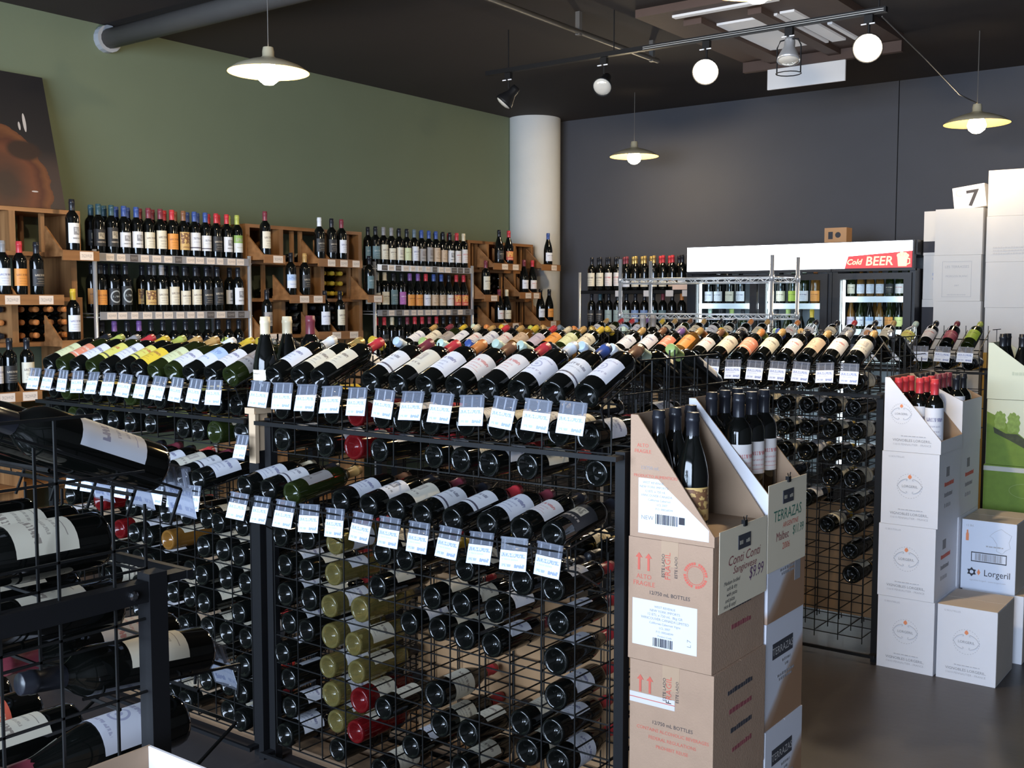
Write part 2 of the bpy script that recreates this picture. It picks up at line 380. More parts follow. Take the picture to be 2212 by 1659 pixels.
# ceiling panels: pale panes between brown boards, brightened by an added weak glow
BRB = mat('brown_board', (.085, .052, .040), .7, noise=.1)
PALEP = mat('pale_glowing_pane', (.62, .60, .58), .6, emit=(.9, .92, 1.0), es=.11)  # emission added to the panes in place of light reaching them
sk = empty('ceiling_panel_frame', (-2.85, 6.8, 3.25), 'pale ceiling panes framed by brown boards above the lamp track', 'ceiling panel')
def skp(name, x0, x1, y0, y1, z0, z1, m):
    b = MB(); b.box(x0 + 2.85, x1 + 2.85, y0 - 6.8, y1 - 6.8, z0 - 3.25, z1 - 3.25); return b.build(name, m, sk)
skp('backing_board', -3.40, -2.28, 5.78, 7.30, 3.27, 3.318, BRB)
for x0, x1, y0, y1 in ((-3.19, -2.53, 5.855, 5.90), (-3.215, -3.17, 6.17, 7.0), (-3.06, -2.755, 6.185, 7.0), (-2.64, -2.55, 6.16, 7.02), (-2.70, -2.665, 6.18, 7.02), (-2.505, -2.475, 6.57, 7.05)):
    skp('pane', x0, x1, y0, y1, 3.255, 3.269, PALEP)
skp('pane', -3.22, -2.66, 7.32, 7.335, 3.06, 3.20, PALEP)
skp('frame_board', -3.40, -2.28, 7.30, 7.345, 3.20, 3.318, BRB)
for x in (-3.16, -2.74): skp('frame_board', x - .03, x + .055 if x > -3 else x + .09, 6.0, 7.3, 3.235, 3.27, BRB)
# duct and conduit under the ceiling
GREYPIPE = mat('dark_grey_pipe', (.10, .095, .09), .5, noise=.1)
d = empty('ceiling_pipe', (-6.3, 4.07, 3.23), 'dark pipe with pale end collar crossing under the ceiling from the green wall', 'pipe')
b = MB(); b.tube([(0.04, 0, 0), (1.2, 0, 0), (4.4, 0, 0)], .062, 14, smooth=True); b.build('pipe_run', mat('dark_pipe', (.075, .068, .062), .5, noise=.1), d)
b = MB(); b.rod((0, 0, 0), (.05, 0, 0), .085, 16); b.build('wall_collar', mat('pale_collar', (.34, .35, .37), .5), d)
b = MB(); b.rod((-3.68, 1.0, 3.20), (-3.70, 6.6, 3.20), .016, 8, smooth=True)
for y in (2.2, 4.2, 5.6, 6.5): b.box(-3.715, -3.685, y, y + .03, 3.18, 3.32)
tag(b.build('ceiling_conduit', GREYPIPE), 'thin grey conduit clipped under the dark ceiling between pillar and track', 'conduit')
# ------------------------------------------------------------------ wire bottle racks
def ticket_mesh(w, h, name='ticket'):
    k = ('tick', w, h)
    if k not in _BM:
        me = bpy.data.meshes.new(name)
        n = 4; vs = []; fs = []
        for i in range(n + 1):
            u = i / n; dy = -.0035 * math.sin(u * math.pi)
            for z in (0, h): vs.append(((u - .5)*w, dy, -z))
        for i in range(n): fs.append((2*i + 1, 2*i + 3, 2*i + 2, 2*i))
        me.from_pydata(vs, [], fs); me.materials.append(TICKET)
        uvl = me.uv_layers.new(name='UVMap')
        for lp in me.loops:
            v = vs[lp.vertex_index]; uvl.data[lp.index].uv = (v[0]/w + .5, 1 + v[2]/h)
        _BM[k] = me
    return _BM[k]
def holder_mesh(w):
    k = ('hold', w)
    if k not in _BM:
        b = MB(); b.box(-w/2, w/2, .001, .0025, -.050, .034, 0); b.box(-w/2, w/2, -.004, .001, .028, .034, 0)
        for x in (-.36, 0, .36): b.rod((x*w, .003, .002), (x*w, .003, .033), .0028, 5, 1)
        _BM[k] = b.mesh('tag_holder', [PLASTIC, mat('grey_clip', (.25, .27, .33), .3)])
    return _BM[k]
rng = random.Random(5)
def price_tag(rack, loc, w=.064, h=.050, lean=14, yaw=0):
    M = Matrix.Translation(loc) @ Matrix.Rotation(R(yaw + rng.uniform(-5, 5)), 4, 'Z') @ Matrix.Rotation(R(-lean + rng.uniform(-4, 4)), 4, 'X') @ Matrix.Rotation(R(rng.uniform(-4, 4)), 4, 'Y')
    t = link('price_tag', ticket_mesh(w, h), rack, M)
    link('tag_holder', holder_mesh(w), t)
    return t

def rack(x1, xc, n, pitch, y0, y1, rows, label, disp2=False, sides=(1, 1), front_lo=.07, beam=False, boards=True):
    """double-sided rack; x1 = aisle end, xc = first column, columns run towards -X"""
    x0 = xc - (n - 1)*pitch - .095
    rk = empty('bottle_rack', ((x0 + x1)/2, (y0 + y1)/2, 0), label, 'rack', 'wire bottle racks in rows across the shop')
    T = Matrix.Translation((-(x0 + x1)/2, -(y0 + y1)/2, 0))
    ym = (y0 + y1)/2
    def part(name, mb, m=BLACK):
        return link(name, mb.mesh(name, m if isinstance(m, list) else [m]), rk, T)
    for x in (x1 - .0145, x0 + .0145):
        for y in (y0 + .02, y1 - .02):
            b = MB(); b.box(x - .0145, x + .0145, y - .0145, y + .0145, 0, 1.17); part('post', b)
        for z in (1.145, .075):
            b = MB(); b.box(x - .012, x + .012, y0 + .035, y1 - .035, z - .0145, z + .0145)
            for yy in (y0 + .06, y1 - .06): b.lathe([(.007, 0), (.007, .004), (.004, .006), (0, .006)], 8, 1, False, Matrix.Translation((x + .012, yy, z)) @ Matrix.Rotation(R(90), 4, 'Y'))
            part('end_bar', b, [BLACK, mat('bolt_steel', (.25, .26, .28), .3, 1.)])
    for y in (y0 - .034, y1 + .034):
        for z in (1.157, .035):
            b = MB(); b.box(x0, x1, y - .005, y + .005, z - .0065, z + .0065)
            for x in (x0 + .0145, x1 - .0145): b.box(x - .012, x + .012, min(y, y0 if y < ym else y1 - .008), max(y, y0 + .008 if y < ym else y1), z - .006, z + .006)
            part('rail', b)
    ym = (y0 + y1)/2
    bx = [xc + pitch/2 - i*pitch for i in range(n + 1)]
    for side, on in zip((1, -1), sides):
        if not on: continue
        ys = y0 if side == 1 else y1
        b = MB()
        for x in bx:
            for yy, zt in ((ys + side*.005, 1.26), (ys + side*.17, 1.36), (ym - side*.015, 1.42)):
                for za, zb in (((front_lo, .86), (1.06, zt)) if disp2 else ((front_lo, zt),)): b.rod((x, yy, za), (x, yy, zb), .0024, 4, caps=False)
            for z in rows: b.rod((x, ys + side*.004, z - .042), (x, ym - side*.01, z - .042), .0024, 4, caps=False)
        for z in rows:
            for yy in (ys + side*.008, ys + side*.17, ym - side*.02):
                b.rod((bx[0], yy, z - .0462), (bx[-1], yy, z - .0462), .0026, 4, caps=False)
        if disp2:
            for x in bx[::3]: b.rod((x, ys - side*.150, .885), (x, ys, .80), .0028, 4, caps=False)
            b.rod((bx[0], ys - side*.150, .885), (bx[-1], ys - side*.150, .885), .0032, 5, caps=False)
        stuff(part('wire_grid', b, WIRE))
    b = MB()                                   # end grid facing the aisle
    k = int(round((y1 - y0)/.085))
    for i in range(1, k): b.rod((x1 - .012, y0 + (y1 - y0)*i/k, .08), (x1 - .012, y0 + (y1 - y0)*i/k, 1.40 if 1 < i < k-1 else 1.30), .0024, 4, caps=False)
    z = .16
    while z < 1.32: b.rod((x1 - .012, y0 + .03, z), (x1 - .012, y1 - .03, z), .0024, 4, caps=False); z += .105
    b.rod((x1 - .012, y0 + .1, 1.40), (x1 - .012, y1 - .1, 1.40), .003, 4, caps=False)
    stuff(part('end_grid', b, WIRE))
    if boards:
        for yy in (y0 + .06, y0 + .19, y1 - .28, y1 - .15):
            b = MB(); b.box(x0 + .05, x1 - .05, yy, yy + .09, .012, .045); part('base_board', b, PLANK)
    rk['_x0'] = x0
    return rk
def tag_at(rk, x, y, z, **k): price_tag(rk, (x - rk.location.x, y - rk.location.y, z), **k)

def display(rk, xs, labs, caps, ybase, z, tilt, key, back=False, glass=None, shapes=None, tags=None, yj=.012):
    # wire cradle under the tilted bottles: two cross rods, a lip rod and a side rod between neighbours
    b = MB(); sg = -1 if back else 1; ca, sa = math.cos(R(tilt)), math.sin(R(tilt)); ox, oy = rk.location.x, rk.location.y
    hp = (xs[0] - xs[1])/2; xa, xb = xs[0] + hp - ox, xs[-1] - hp - ox
    def at(s_, dn): return (ybase - oy + sg*(ca*s_ + sa*dn), z + sa*s_ - ca*dn)
    for s_, dn in ((.055, .0475), (.19, .0475), (-.022, .030)):
        yy, zz = at(s_, dn); b.rod((xa, yy, zz), (xb, yy, zz), .0030, 5, caps=False)
    for x in [xa - hp*2*i for i in range(len(xs) + 1)]:
        p0, p1 = at(-.022, .020), at(.25, .020); b.rod((x, *p0), (x, *p1), .0026, 4, caps=False)
        p2 = at(-.022, .075); b.rod((x, *p0), (x, *p2), .0026, 4, caps=False)
    o_ = link('display_cradle', b.mesh('display_cradle', [WIRE]), rk); stuff(o_)
    for i, x in enumerate(xs):
        if labs[i] == '.': continue
        g = glass[i] if glass else 'd'; sh = shapes[i] if shapes else 'b'
        shape = {'b': 'bordeaux', 'u': 'burgundy', 'f': 'flute', 'c': 'champagne'}[sh]
        lab = labs[i]; j = random.Random(i*31 + int(z*1000) + int(ybase*100))
        s0 = .046 + j.uniform(0, .014); sp = (round(s0, 3), round(s0 + j.uniform(.09, .115), 3)) if shape != 'burgundy' else (.030, .128)
        bottle((x + j.uniform(-.004, .004), ybase + (-1 if back else 1)*j.uniform(-yj, yj), z - .0375*math.cos(R(tilt))*0), shape, g, lab, caps[i],
               yaw=(180 if back else 0) + j.uniform(-1.5, 1.5), tilt=tilt + j.uniform(-.6, .6), roll=j.uniform(-16, 16), span=sp, arc=j.choice((150, 165, 178)), rowkey=key)
def lying(xs, z, ybase, key, glass, labs, caps, back=False, jit=.03):
    for i, (x, g) in enumerate(zip(xs, glass)):
        if g == '.': continue
        j = random.Random(i*17 + int(z*997) + int(ybase*77) + int(abs(x)*1000))
        sh = 'burgundy' if j.random() < .22 else 'bordeaux'
        bottle((x + j.uniform(-.004, .004), ybase + (-1 if back else 1)*j.uniform(-.01, jit), z + (.0015 if sh == 'burgundy' else 0) - .001), sh, g, labs[i % len(labs)], caps[i % len(caps)], yaw=(180 if back else 0) + j.uniform(-1, 1), tilt=j.uniform(0, .5),
               roll=j.choice((j.uniform(-30, 30), j.uniform(-75, 75))), span=(.055, j.choice((.135, .145, .15))), arc=150, rowkey=key)

ROWS1 = [1.208, 1.107, .79, .69, .59, .49, .395, .30, .205, .112]
ROWS2 = [1.207, 1.101, .997, .893, .789, .685, .581, .477, .373, .25, .14]
# --- front rack, aisle half
XA = [-1.50 - .109*i for i in range(12)]
rA = rack(-1.405, -1.50, 12, .109, 2.35, 3.0, ROWS1, 'two-tiered black wire bottle rack beside the stacked brown cartons', disp2=True)
K = 'brown-carton rack'
display(rA, XA, 'qWqvvwCW.ccw', 'nbwrnorm.rdw', 2.315, 1.312, 22, ('carton', 'top tier', K), glass='dddddddddddd', yj=.008)
display(rA, XA, 'wcwwcwwcwwcw', 'GgwBkggbgGBy', 3.05, 1.30, 23, ('carton', 'back tier', K), back=True, glass='ddddadddnddd')
for x in XA: tag_at(rA, x - .006, 2.262, 1.268, w=.082)
display(rA, [x - .02 for x in XA], 'kvwWWCxw.gWw', 'kkmrkmkn.tkc', 2.20, .966, 8, ('carton', 'second tier', K), glass='ddddddddddnd'[:9] + 'ndd', yj=.008)
for x in XA: tag_at(rA, x - .018, 2.178, .918, w=.080)
lying(XA, 1.208, 2.335, ('carton', 'upper row', K), 'ddddddddrddd', 'wcwcwcwcvwcw', 'kkrmk')
lying(XA, 1.107, 2.335, ('carton', 'next row', K), 'd.dddd.drd.d', 'cwcw', 'kkrmk')
low = ['.dd.d.dd.cdd', '.d.ddd.d.cdd', '.d.dddd.ccdd', '.d......ccdd', '.dd..d..cc.d', '.dd.dd.drc.d', '....d.d.rc.d', 'dd..dd.d.d.d']
for z, g in zip(ROWS1[2:], low):
    i = ROWS1.index(z)
    lying(XA, z, 2.335, ('carton', '%s lower row' % ORD[i - 2], K), g, 'cwcwccwccwcw', 'krkmkrykk')
# depth of stock on the far side, seen through the wires
for z, g in ((1.208, 'dd.ddd.ddd.d'), (1.107, 'd.ddnd.dd.dd'), (.79, 'd.dd..ddd.d.'), (.69, 'dd..d.d..d.d')):
    lying(XA, z, 2.985, ('carton', '%s far-side row' % ORD[ROWS1.index(z)], K), g, 'cwyc', 'krk', back=True)
cb = MB(); cb.box(-2.40, -1.50, 2.672, 2.678, .10, .66); link('cardboard_liner', cb.mesh('cardboard_liner', [mat('liner_cardboard', (.30, .175, .085), .8, noise=.1)]), rA, Matrix.Translation(-rA.location))
# --- front rack, far half (white wines)
XB = [-2.925 - .1015*i for i in range(12)]
rB = rack(-2.845, -2.925, 12, .1015, 2.35, 3.0, ROWS1, 'black wire bottle rack with yellow and lime labelled white wines on its top tier', disp2=True)
K = 'yellow-label rack'
display(rB, XB, 'gwBwPyYwYwsP', 'txywttlyralk', 2.315, 1.300, 22, ('post', 'top tier', K), glass='nddnndddndnd', shapes='bbbububbbbbb', yj=.008)
display(rB, XB, 'w.cylPlcl.yw', 'kkkkyklkkkkk', 3.05, 1.29, 22, ('post', 'back tier', K), back=True, glass='dddnnddndddd')
for x in XB: tag_at(rB, x - .01, 2.262, 1.262, w=.074, h=.050)
display(rB, [x - .02 for x in XB], 'wWCwwcsw.w.c', 'kkmrkmkn.tkc', 2.20, .966, 8, ('post', 'second tier', K), glass='ddddda.ddddd'.replace('.', 'd'), yj=.008)
for x in XB[:8]: tag_at(rB, x - .018, 2.178, .918, w=.074, h=.050)
lying(XB, 1.208, 2.335, ('post', 'upper row', K), 'ddddddndddnd', 'wcylcw', 'kkyk')
lying(XB, 1.107, 2.335, ('post', 'next row', K), 'dndd.dddddnd', 'wcyywl', 'kkyk')
for z, g in zip(ROWS1[2:], ['ddddddd.r.d.', 'ddd.addr.ddd', 'dddd.dddd.d.', 'd.ddddd.d.d.', 'dddd.ddd.d..', 'd.dddd.d....', 'ddd.dd.d....', 'dd.ddd......']):
    lying(XB, z, 2.335, ('post', '%s lower row' % ORD[ROWS1.index(z) - 2], K), g, 'wcctcw', 'krkm')
for z, g in ((1.208, 'dd.nnd.ndd.d'), (1.107, 'd.ddnd.dd.dd')):
    lying(XB, z, 2.985, ('post', '%s far-side row' % ORD[ROWS1.index(z)], K), g, 'ylyc', 'yrk', back=True)
# wooden stand between the two halves, with three standing bottles
st = empty('bottle_stand', (-2.8195, 2.36, 0), 'pale wooden post stand between the two front rack halves', 'stand')
PINE = mat('pale_pine', (.55, .40, .26), .6, noise=.08)
for nm, a, m in (('stand_post', (-.012, .012, -.02, .02, .0, 1.06), BLACK), ('stand_post', (-.012, .012, .22, .25, .0, 1.185), BLACK), ('pale_front_board', (-.016, .016, -.035, -.020, 1.02, 1.185), PINE), ('stand_block', (-.012, .012, -.02, .02, 1.06, 1.185), PINE), ('stand_top', (-.024, .024, -.045, .27, 1.185, 1.205), PINE)):
    b = MB(); b.box(*a); b.build(nm, m, st)
price_tag(st, (-.005, -.078, 1.085), w=.06, h=.045)
for i, (y, lb, cp) in enumerate(((2.375, 'c', 'c'), (2.470, 'c', 'c'), (2.575, 'v', 'm'))):
    bottle((-2.805, y, 1.2056), 'burgundy' if i < 2 else 'bordeaux', 'd', lb, cp, yaw=-35, tilt=90, span=(.155, .178) if i == 2 else (.09, .125), arc=170, rowkey=('camera', 'on pine stand', 'front racks'), name='standing_wine_bottle')

# --- second rack, aisle half
XC = [-1.588 - .107*i for i in range(12)]
rC = rack(-1.468, -1.588, 12, .107, 4.58, 5.24, ROWS2, 'black wire bottle rack of the second row, its end post against the white cartons', boards=False)
K = 'white-carton rack'
display(rC, XC, 'Cvtvcscvosww', 'tatktokntpnt', 4.545, 1.298, 23, ('carton', 'top tier', K), glass='ddddddddaddd')
display(rC, XC, 'wc.wwcwwcwwc', 'snbktblkyotk', 5.30, 1.29, 24, ('carton', 'back tier', K), back=True)
for x in XC: tag_at(rC, x, 4.502, 1.262, w=.078, h=.054)
for z, g in zip(ROWS2, ['dddddddd', 'dddddddd', 'ddddddd.', 'dddddd..', 'dd.dd...', 'd.dd....', 'dd......', 'd.......', 'd.......']):
    lying(XC, z, 4.575, ('carton', '%s lying row' % ORD[ROWS2.index(z)], K), g, 'ccwc', 'kydk', jit=.006)
cb = MB(); cb.box(-2.2, -1.6, 4.90, 4.906, .10, .62); link('cardboard_liner', cb.mesh('cardboard_liner', [_M['liner_cardboard']]), rC, Matrix.Translation(-rC.location))
XD = [-3.02 - .104*i for i in range(12)]
rD = rack(-2.92, -3.02, 12, .104, 4.58, 5.24, ROWS2, 'black wire bottle rack in the second row, away from the cartons', boards=False)
K = 'second-row rack'
display(rD, XD, 'cPoLtvwvwgcw', 'ytcrytrtcymt', 4.545, 1.298, 23, ('post', 'top tier', K), glass='dnddaddddndd')
display(rD, XD, 'wcywwcwwcwwc', 'gydoxtlkyogk', 5.30, 1.29, 24, ('post', 'back tier', K), back=True)
lying(XD, 1.207, 4.575, ('post', 'first lying row', K), 'dddd........', 'cw', 'k')
for i, y in enumerate((5.02, 5.13)):
    bottle((-2.89, y, 1.1856), 'bordeaux', 'd', 'b', 'a', yaw=-35, tilt=90, rowkey=('camera', 'on bridge stand', 'middle racks'), name='standing_wine_bottle')
b = MB(); b.box(-2.916, -2.864, 4.6, 5.2, 1.16, 1.185)
for y in (4.62, 5.15): b.box(-2.902, -2.878, y, y + .03, 0, 1.16)
tag(b.build('bottle_stand', _M['pale_pine']), 'low pine bridge stand between the racks of the second row', 'stand')
# --- third rack, single sided, before the fridges
XE = [-1.586 - .122*i for i in range(10)]
rE = rack(-1.47, -1.586, 10, .122, 6.42, 6.80, [1.207, 1.10, .99, .88], 'black wire bottle rack before the fridges with lime and maroon labels at its end', sides=(1, 0), boards=False)
K = 'fridge rack'
display(rE, XE, 'GmvYcwxcwv', 'lmkgtkrkko', 6.40, 1.300, 26, ('carton', 'top tier', K), glass='nddwddddww', shapes='bbbubbbbbb')
for x in XE: tag_at(rE, x, 6.352, 1.272, w=.085, h=.055)
lying(XE, 1.207, 6.41, ('carton', 'lying row', K), 'ddnd......', 'cw', 'k')
XF = [-2.90 - .112*i for i in range(12)]
rF = rack(-2.82, -2.90, 12, .112, 6.42, 6.80, [1.207, 1.10, .99, .88], 'black wire bottle rack before the empty chrome shelves', sides=(1, 0), boards=False)
K = 'chrome-shelf rack'
display(rF, XF, 'cvcwcvccwBcw', 'tokktntyprrt', 6.40, 1.300, 26, ('post', 'top tier', K), glass='dddddnddadnd')

# --- nearest rack, only its aisle end in view
XG = [-1.405 - .109*i for i in range(5)]
rG = rack(-1.30, -1.405, 5, .109, .27, .92, [1.208, 1.112, .90, .79, .69, .59, .49, .395, .30], 'black wire rack end with thick square frame, near a small open carton', disp2=True)
K = 'corner rack'
display(rG, XG, 'wcwcw', 'kkmkr', .965, 1.300, 22, ('aisle', 'top tier', K), back=True)
display(rG, XG, 'cvcwc', 'kmkrk', 1.06, 1.0, 5, ('aisle', 'second tier', K), back=True)
for x in XG[:3]: tag_at(rG, x, 1.012, 1.268, yaw=180)
tag_at(rG, XG[0] - .02, 1.098, .965, yaw=180); tag_at(rG, XG[2], 1.098, .965, yaw=180)
bottle((XG[0], 1.0, .902), 'burgundy', 'd', 'q', 'm', yaw=180, tilt=.3, roll=-8, span=(.05, .15), arc=165, rowkey=('aisle', 'big white-labelled low row', K))
for z, g in zip([1.208, 1.112, .90, .79, .69, .59, .49, .395], ['ddddd', 'dd.dd', '.dddd', 'ddddd', 'dddd.', 'd.ddd', 'dddd.', 'dd.d.']):
    lying(XG, z, .90, ('aisle', '%s lying row' % ORD[[1.208, 1.112, .90, .79, .69, .59, .49, .395].index(z)], K), g, 'ccRcwf', 'kkm', back=True)
# ------------------------------------------------------------------ chrome shelf units along the green wall
def wall_unit(y0, y1, label, key, r1, r2, r3, c1, c2, c3):
    u = empty('metal_shelf_unit', (-6.06, (y0 + y1)/2, 0), label, 'shelf unit', 'chrome shelf units on the green wall')
    T = Matrix.Translation((6.06, -(y0 + y1)/2, 0))
    L = lambda n, b, m: link(n, b.mesh(n, m if isinstance(m, list) else [m]), u, T)
    for x in (-5.86, -6.26):
        for y in (y0 + .013, y1 - .013):
            b = MB(); b.rod((x, y, 0), (x, y, 1.87 if x > -6 else 1.9), .0135, 10, smooth=True); L('post', b, CHROME)
    zs = (1.842, 1.49, 1.14, .79, .40)
    for z in zs:
        b = MB(); b.box(-6.27, -5.85, y0, y1, z - .028, z - .022)
        for k in range(14): b.rod((-6.27 + .03*k, y0, z - .003), (-6.27 + .03*k, y1, z - .003), .003, 4, caps=False)
        L('shelf', b, CHROME)
        st_ = MB(); st_.box(-5.848, -5.842, y0 + .03, y1 - .03, z - .040, z + .008)
        s = L('price_strip', st_, CHROME if z > 1.8 and y0 > 5 else mat('strip_grey', (.30, .29, .30), .4))
        if z < 1.2: continue
        n = 13; j = random.Random(int(z*100) + int(y0*10))
        for k in range(n):
            yc = y0 + .06 + (y1 - y0 - .12)*(k + .5)/n + j.uniform(-.008, .008); wd = j.uniform(.024, .034)
            m = CARD if j.random() < .68 else CARDD
            cb = MB(); cb.box(-5.842, -5.8405, yc - wd, yc + wd, z - .037, z + .004)
            me = cb.mesh('price_card', [m]); uvl = me.uv_layers.new(name='UVMap')
            for lp in me.loops:
                v = me.vertices[lp.vertex_index].co; uvl.data[lp.index].uv = ((v.y - yc)/(2*wd) + .5, (v.z - z + .037)/.041)
            link('price_card', me, s)
    for (labs, caps, z, tier) in ((r1, c1, zs[0], 'top shelf'), (r2, c2, zs[1], 'middle shelf'), (r3, c3, zs[2], 'low shelf')):
        n = len(labs)
        for k in range(n):
            y = y0 + .075 + (y1 - y0 - .15)*k/(n - 1)
            j = random.Random(k*7 + int(z*100))
            if labs[k] == '.': continue
            shp = 'burgundy' if y0 > 5 and tier != 'top shelf' and k > 3 else 'bordeaux'
            sp = (.04, .13) if shp == 'burgundy' else (.05, j.choice((.14, .15, .165)))
            if shp == 'burgundy' and n > 12 and k > 4: pass
            bottle((-5.905, y, z), shp, 'd', labs[k], caps[k], yaw=90 + j.uniform(-6, 6), span=sp, rowkey=('camera end', tier, key))
            if tier != 'low shelf' and n > 3:
                bottle((-5.905 - .084, y + j.uniform(-.006, .006), z), shp, 'd', labs[k], caps[k], yaw=90, rowkey=('camera end', tier + ' second line', key))
    for k in range(6): pass
    return u
wall_unit(3.66, 4.846, 'chrome wire shelf unit of red wines nearer the poster, cream price strip', 'poster-side shelves',
          'kkxxccofWWbxh', 'oOO.fccccbb.x', 'bbbbbbbbbbbbb', 'TTbbmmrnbbrrl', 'kkkakakkkkk.k', 'kpkpkkkkkkkkk')
wall_unit(6.035, 7.26, 'chrome wire shelf unit of red wines nearer the white pillar', 'pillar-side shelves',
          'TccCPwggttxvv', 'ccTp oowttvRR'.replace(' ', ''), 'bbbbbbbbbbbbb', 'kaakkxbbbkkrc', 'ackkpprbbkrr', 'rrckmrrmrkkkk')
for i, y in enumerate((5.96, 6.02)):
    bottle((-5.99, y - .0 + .02*i, 1.86) if 0 else (-5.96 - .09*i, 6.11, 1.842), 'bordeaux', 'd', 'T', 'k', yaw=90, rowkey=('wall', 'doubled up on top shelf', 'pillar-side shelves')) if i == 9 else None

# ------------------------------------------------------------------ wooden cabinets with stepped display ledges
XFc = -5.93
def cabinet(y0, y1, label, key, uprights, slats, ledges, side_hi=True, shelves=(2.095, 1.845, 1.585, 1.325, 1.065, .80, .5, .1)):
    u = empty('wooden_wine_cabinet', (-6.1, (y0 + y1)/2, 0), label, 'cabinet', 'wooden cubby cabinets on the green wall')
    T = Matrix.Translation((6.1, -(y0 + y1)/2, 0))
    L = lambda n, b, m: link(n, b.mesh(n, m if isinstance(m, list) else [m]), u, T)
    for z in shelves:
        b = MB(); b.box(-6.285, XFc, y0, y1, z - .024, z); L('shelf_board', b, OAK)
    for (y, za, zb) in uprights:
        b = MB(); b.box(-6.285, XFc + .002, y - .018, y + .018, za, zb - .024); L('upright', b, OAKZ)
    SLATS.extend(slats)
    for (y, za, zb) in slats:
        for x in (XFc - .06, -6.22):
            b = MB(); b.box(x - .012, x + .012, y - .012, y + .012, za, zb - .024); L('slat', b, OAKZ)
    ycut = (y0 + y1)/2 + .06
    for (ya, yb, z, bots, ncard) in ledges:
        b = MB(); b.box(XFc, -5.752, ya, yb, z - .028, z); b.box(-5.752, -5.740, ya, yb, z - .050, z + .008)
        lg = L('display_ledge', b, OAK)
        b = MB()
        gaps = [(p[0] + q[0])/2 for p, q in zip(bots, bots[1:]) if q[0] - p[0] > .093]
        for y in [ya + .008] + gaps[:1]:
            m = Matrix(((1,0,0,0),(0,1,0,y),(0,0,1,0),(0,0,0,1)))
            b.prism([(XFc + .004, z), (-5.752, z), (XFc + .004, z + .15)], -.006, .006, 0, m)
            link('bracket', b.mesh('bracket', [OAK]), lg); b = MB()
        for k in range(ncard):
            yc = ya + (yb - ya)*(k + 1)/(ncard + .55); wd = .042 if ncard < 3 else .036
            cb = MB(); cb.box(-5.740, -5.7385, yc - wd, yc + wd, z - .046, z + .002)
            me = cb.mesh('price_card', [CARD]); me.uv_layers.new(name='UVMap'); link('price_card', me, lg)
        for (y, lb, cp, sh) in bots:
            bottle((-5.80, y, z + .001), sh, 'd', lb, cp, yaw=90 + random.Random(int(y*100)).uniform(-12, 12), span=(.05, .165) if lb in 'cx' and sh == 'bordeaux' else None, rowkey=('camera end', '%s %s ledge' % ('near' if yb < ycut else 'far', 'top high middle low'.split()[0 if z > 1.82 else 1 if z > 1.55 else 2 if z > 1.2 else 3]), key))
    return u
SLATS = []
def cubby(y0, y1, z, rows, n, caps, key, glass='d'):
    for r in range(rows):
        for k in range(n):
            yy = y0 + .046 + (y1 - y0 - .092)*k/max(1, n - 1)
            if any(abs(yy - s_[0]) < .053 and s_[1] - .01 <= z < s_[2] for s_ in SLATS): continue
            bottle((-6.275, yy, z + .0385 + r*.0755), 'bordeaux', glass, 'c', caps[(r*n + k) % len(caps)], yaw=-90, tilt=0, rowkey=('camera end', '%s cubby %s layer' % ('top high middle low'.split()[0 if z > 1.8 else 1 if z > 1.5 else 2 if z > 1.2 else 3] + ('' if y1 - y0 > .5 else ' small'), ORD[r]), key))
C1 = 'poster cabinet'
cabinet(2.55, 3.63, 'wooden cubby cabinet under the tilted poster', C1,
        [(y, za, zb) for y in (2.57, 3.21, 3.61) for za, zb in ((1.845, 2.095), (1.325, 1.585), (.1, 1.065))] + [(y, za, zb) for y in (2.57, 3.58) for za, zb in ((1.585, 1.845), (1.065, 1.325))],
        [(2.9, 1.845, 2.095), (3.42, 1.845, 2.095), (3.33, 1.585, 1.845), (3.05, 1.585, 1.845)],
        [(3.40, 3.63, 1.845, [(3.50, 'x', 'k', 'bordeaux')], 1), (2.90, 3.40, 1.59, [(3.08, 'w', 'a', 'bordeaux'), (3.175, 'o', 'r', 'bordeaux'), (3.275, 'b', 'k', 'bordeaux')], 2),
         (3.38, 3.63, 1.330, [(3.49, 'w', 'y', 'bordeaux')], 1), (2.92, 3.25, 1.055, [(3.02, 'w', 'w', 'bordeaux'), (3.10, 'b', 'k', 'bordeaux'), (3.20, 'c', 'k', 'bordeaux')], 2)])
cubby(3.23, 3.59, 1.325, 3, 4, 'oo', C1); cubby(2.6, 3.2, 1.325, 3, 7, 'ko', C1)
C2 = 'middle cabinet'
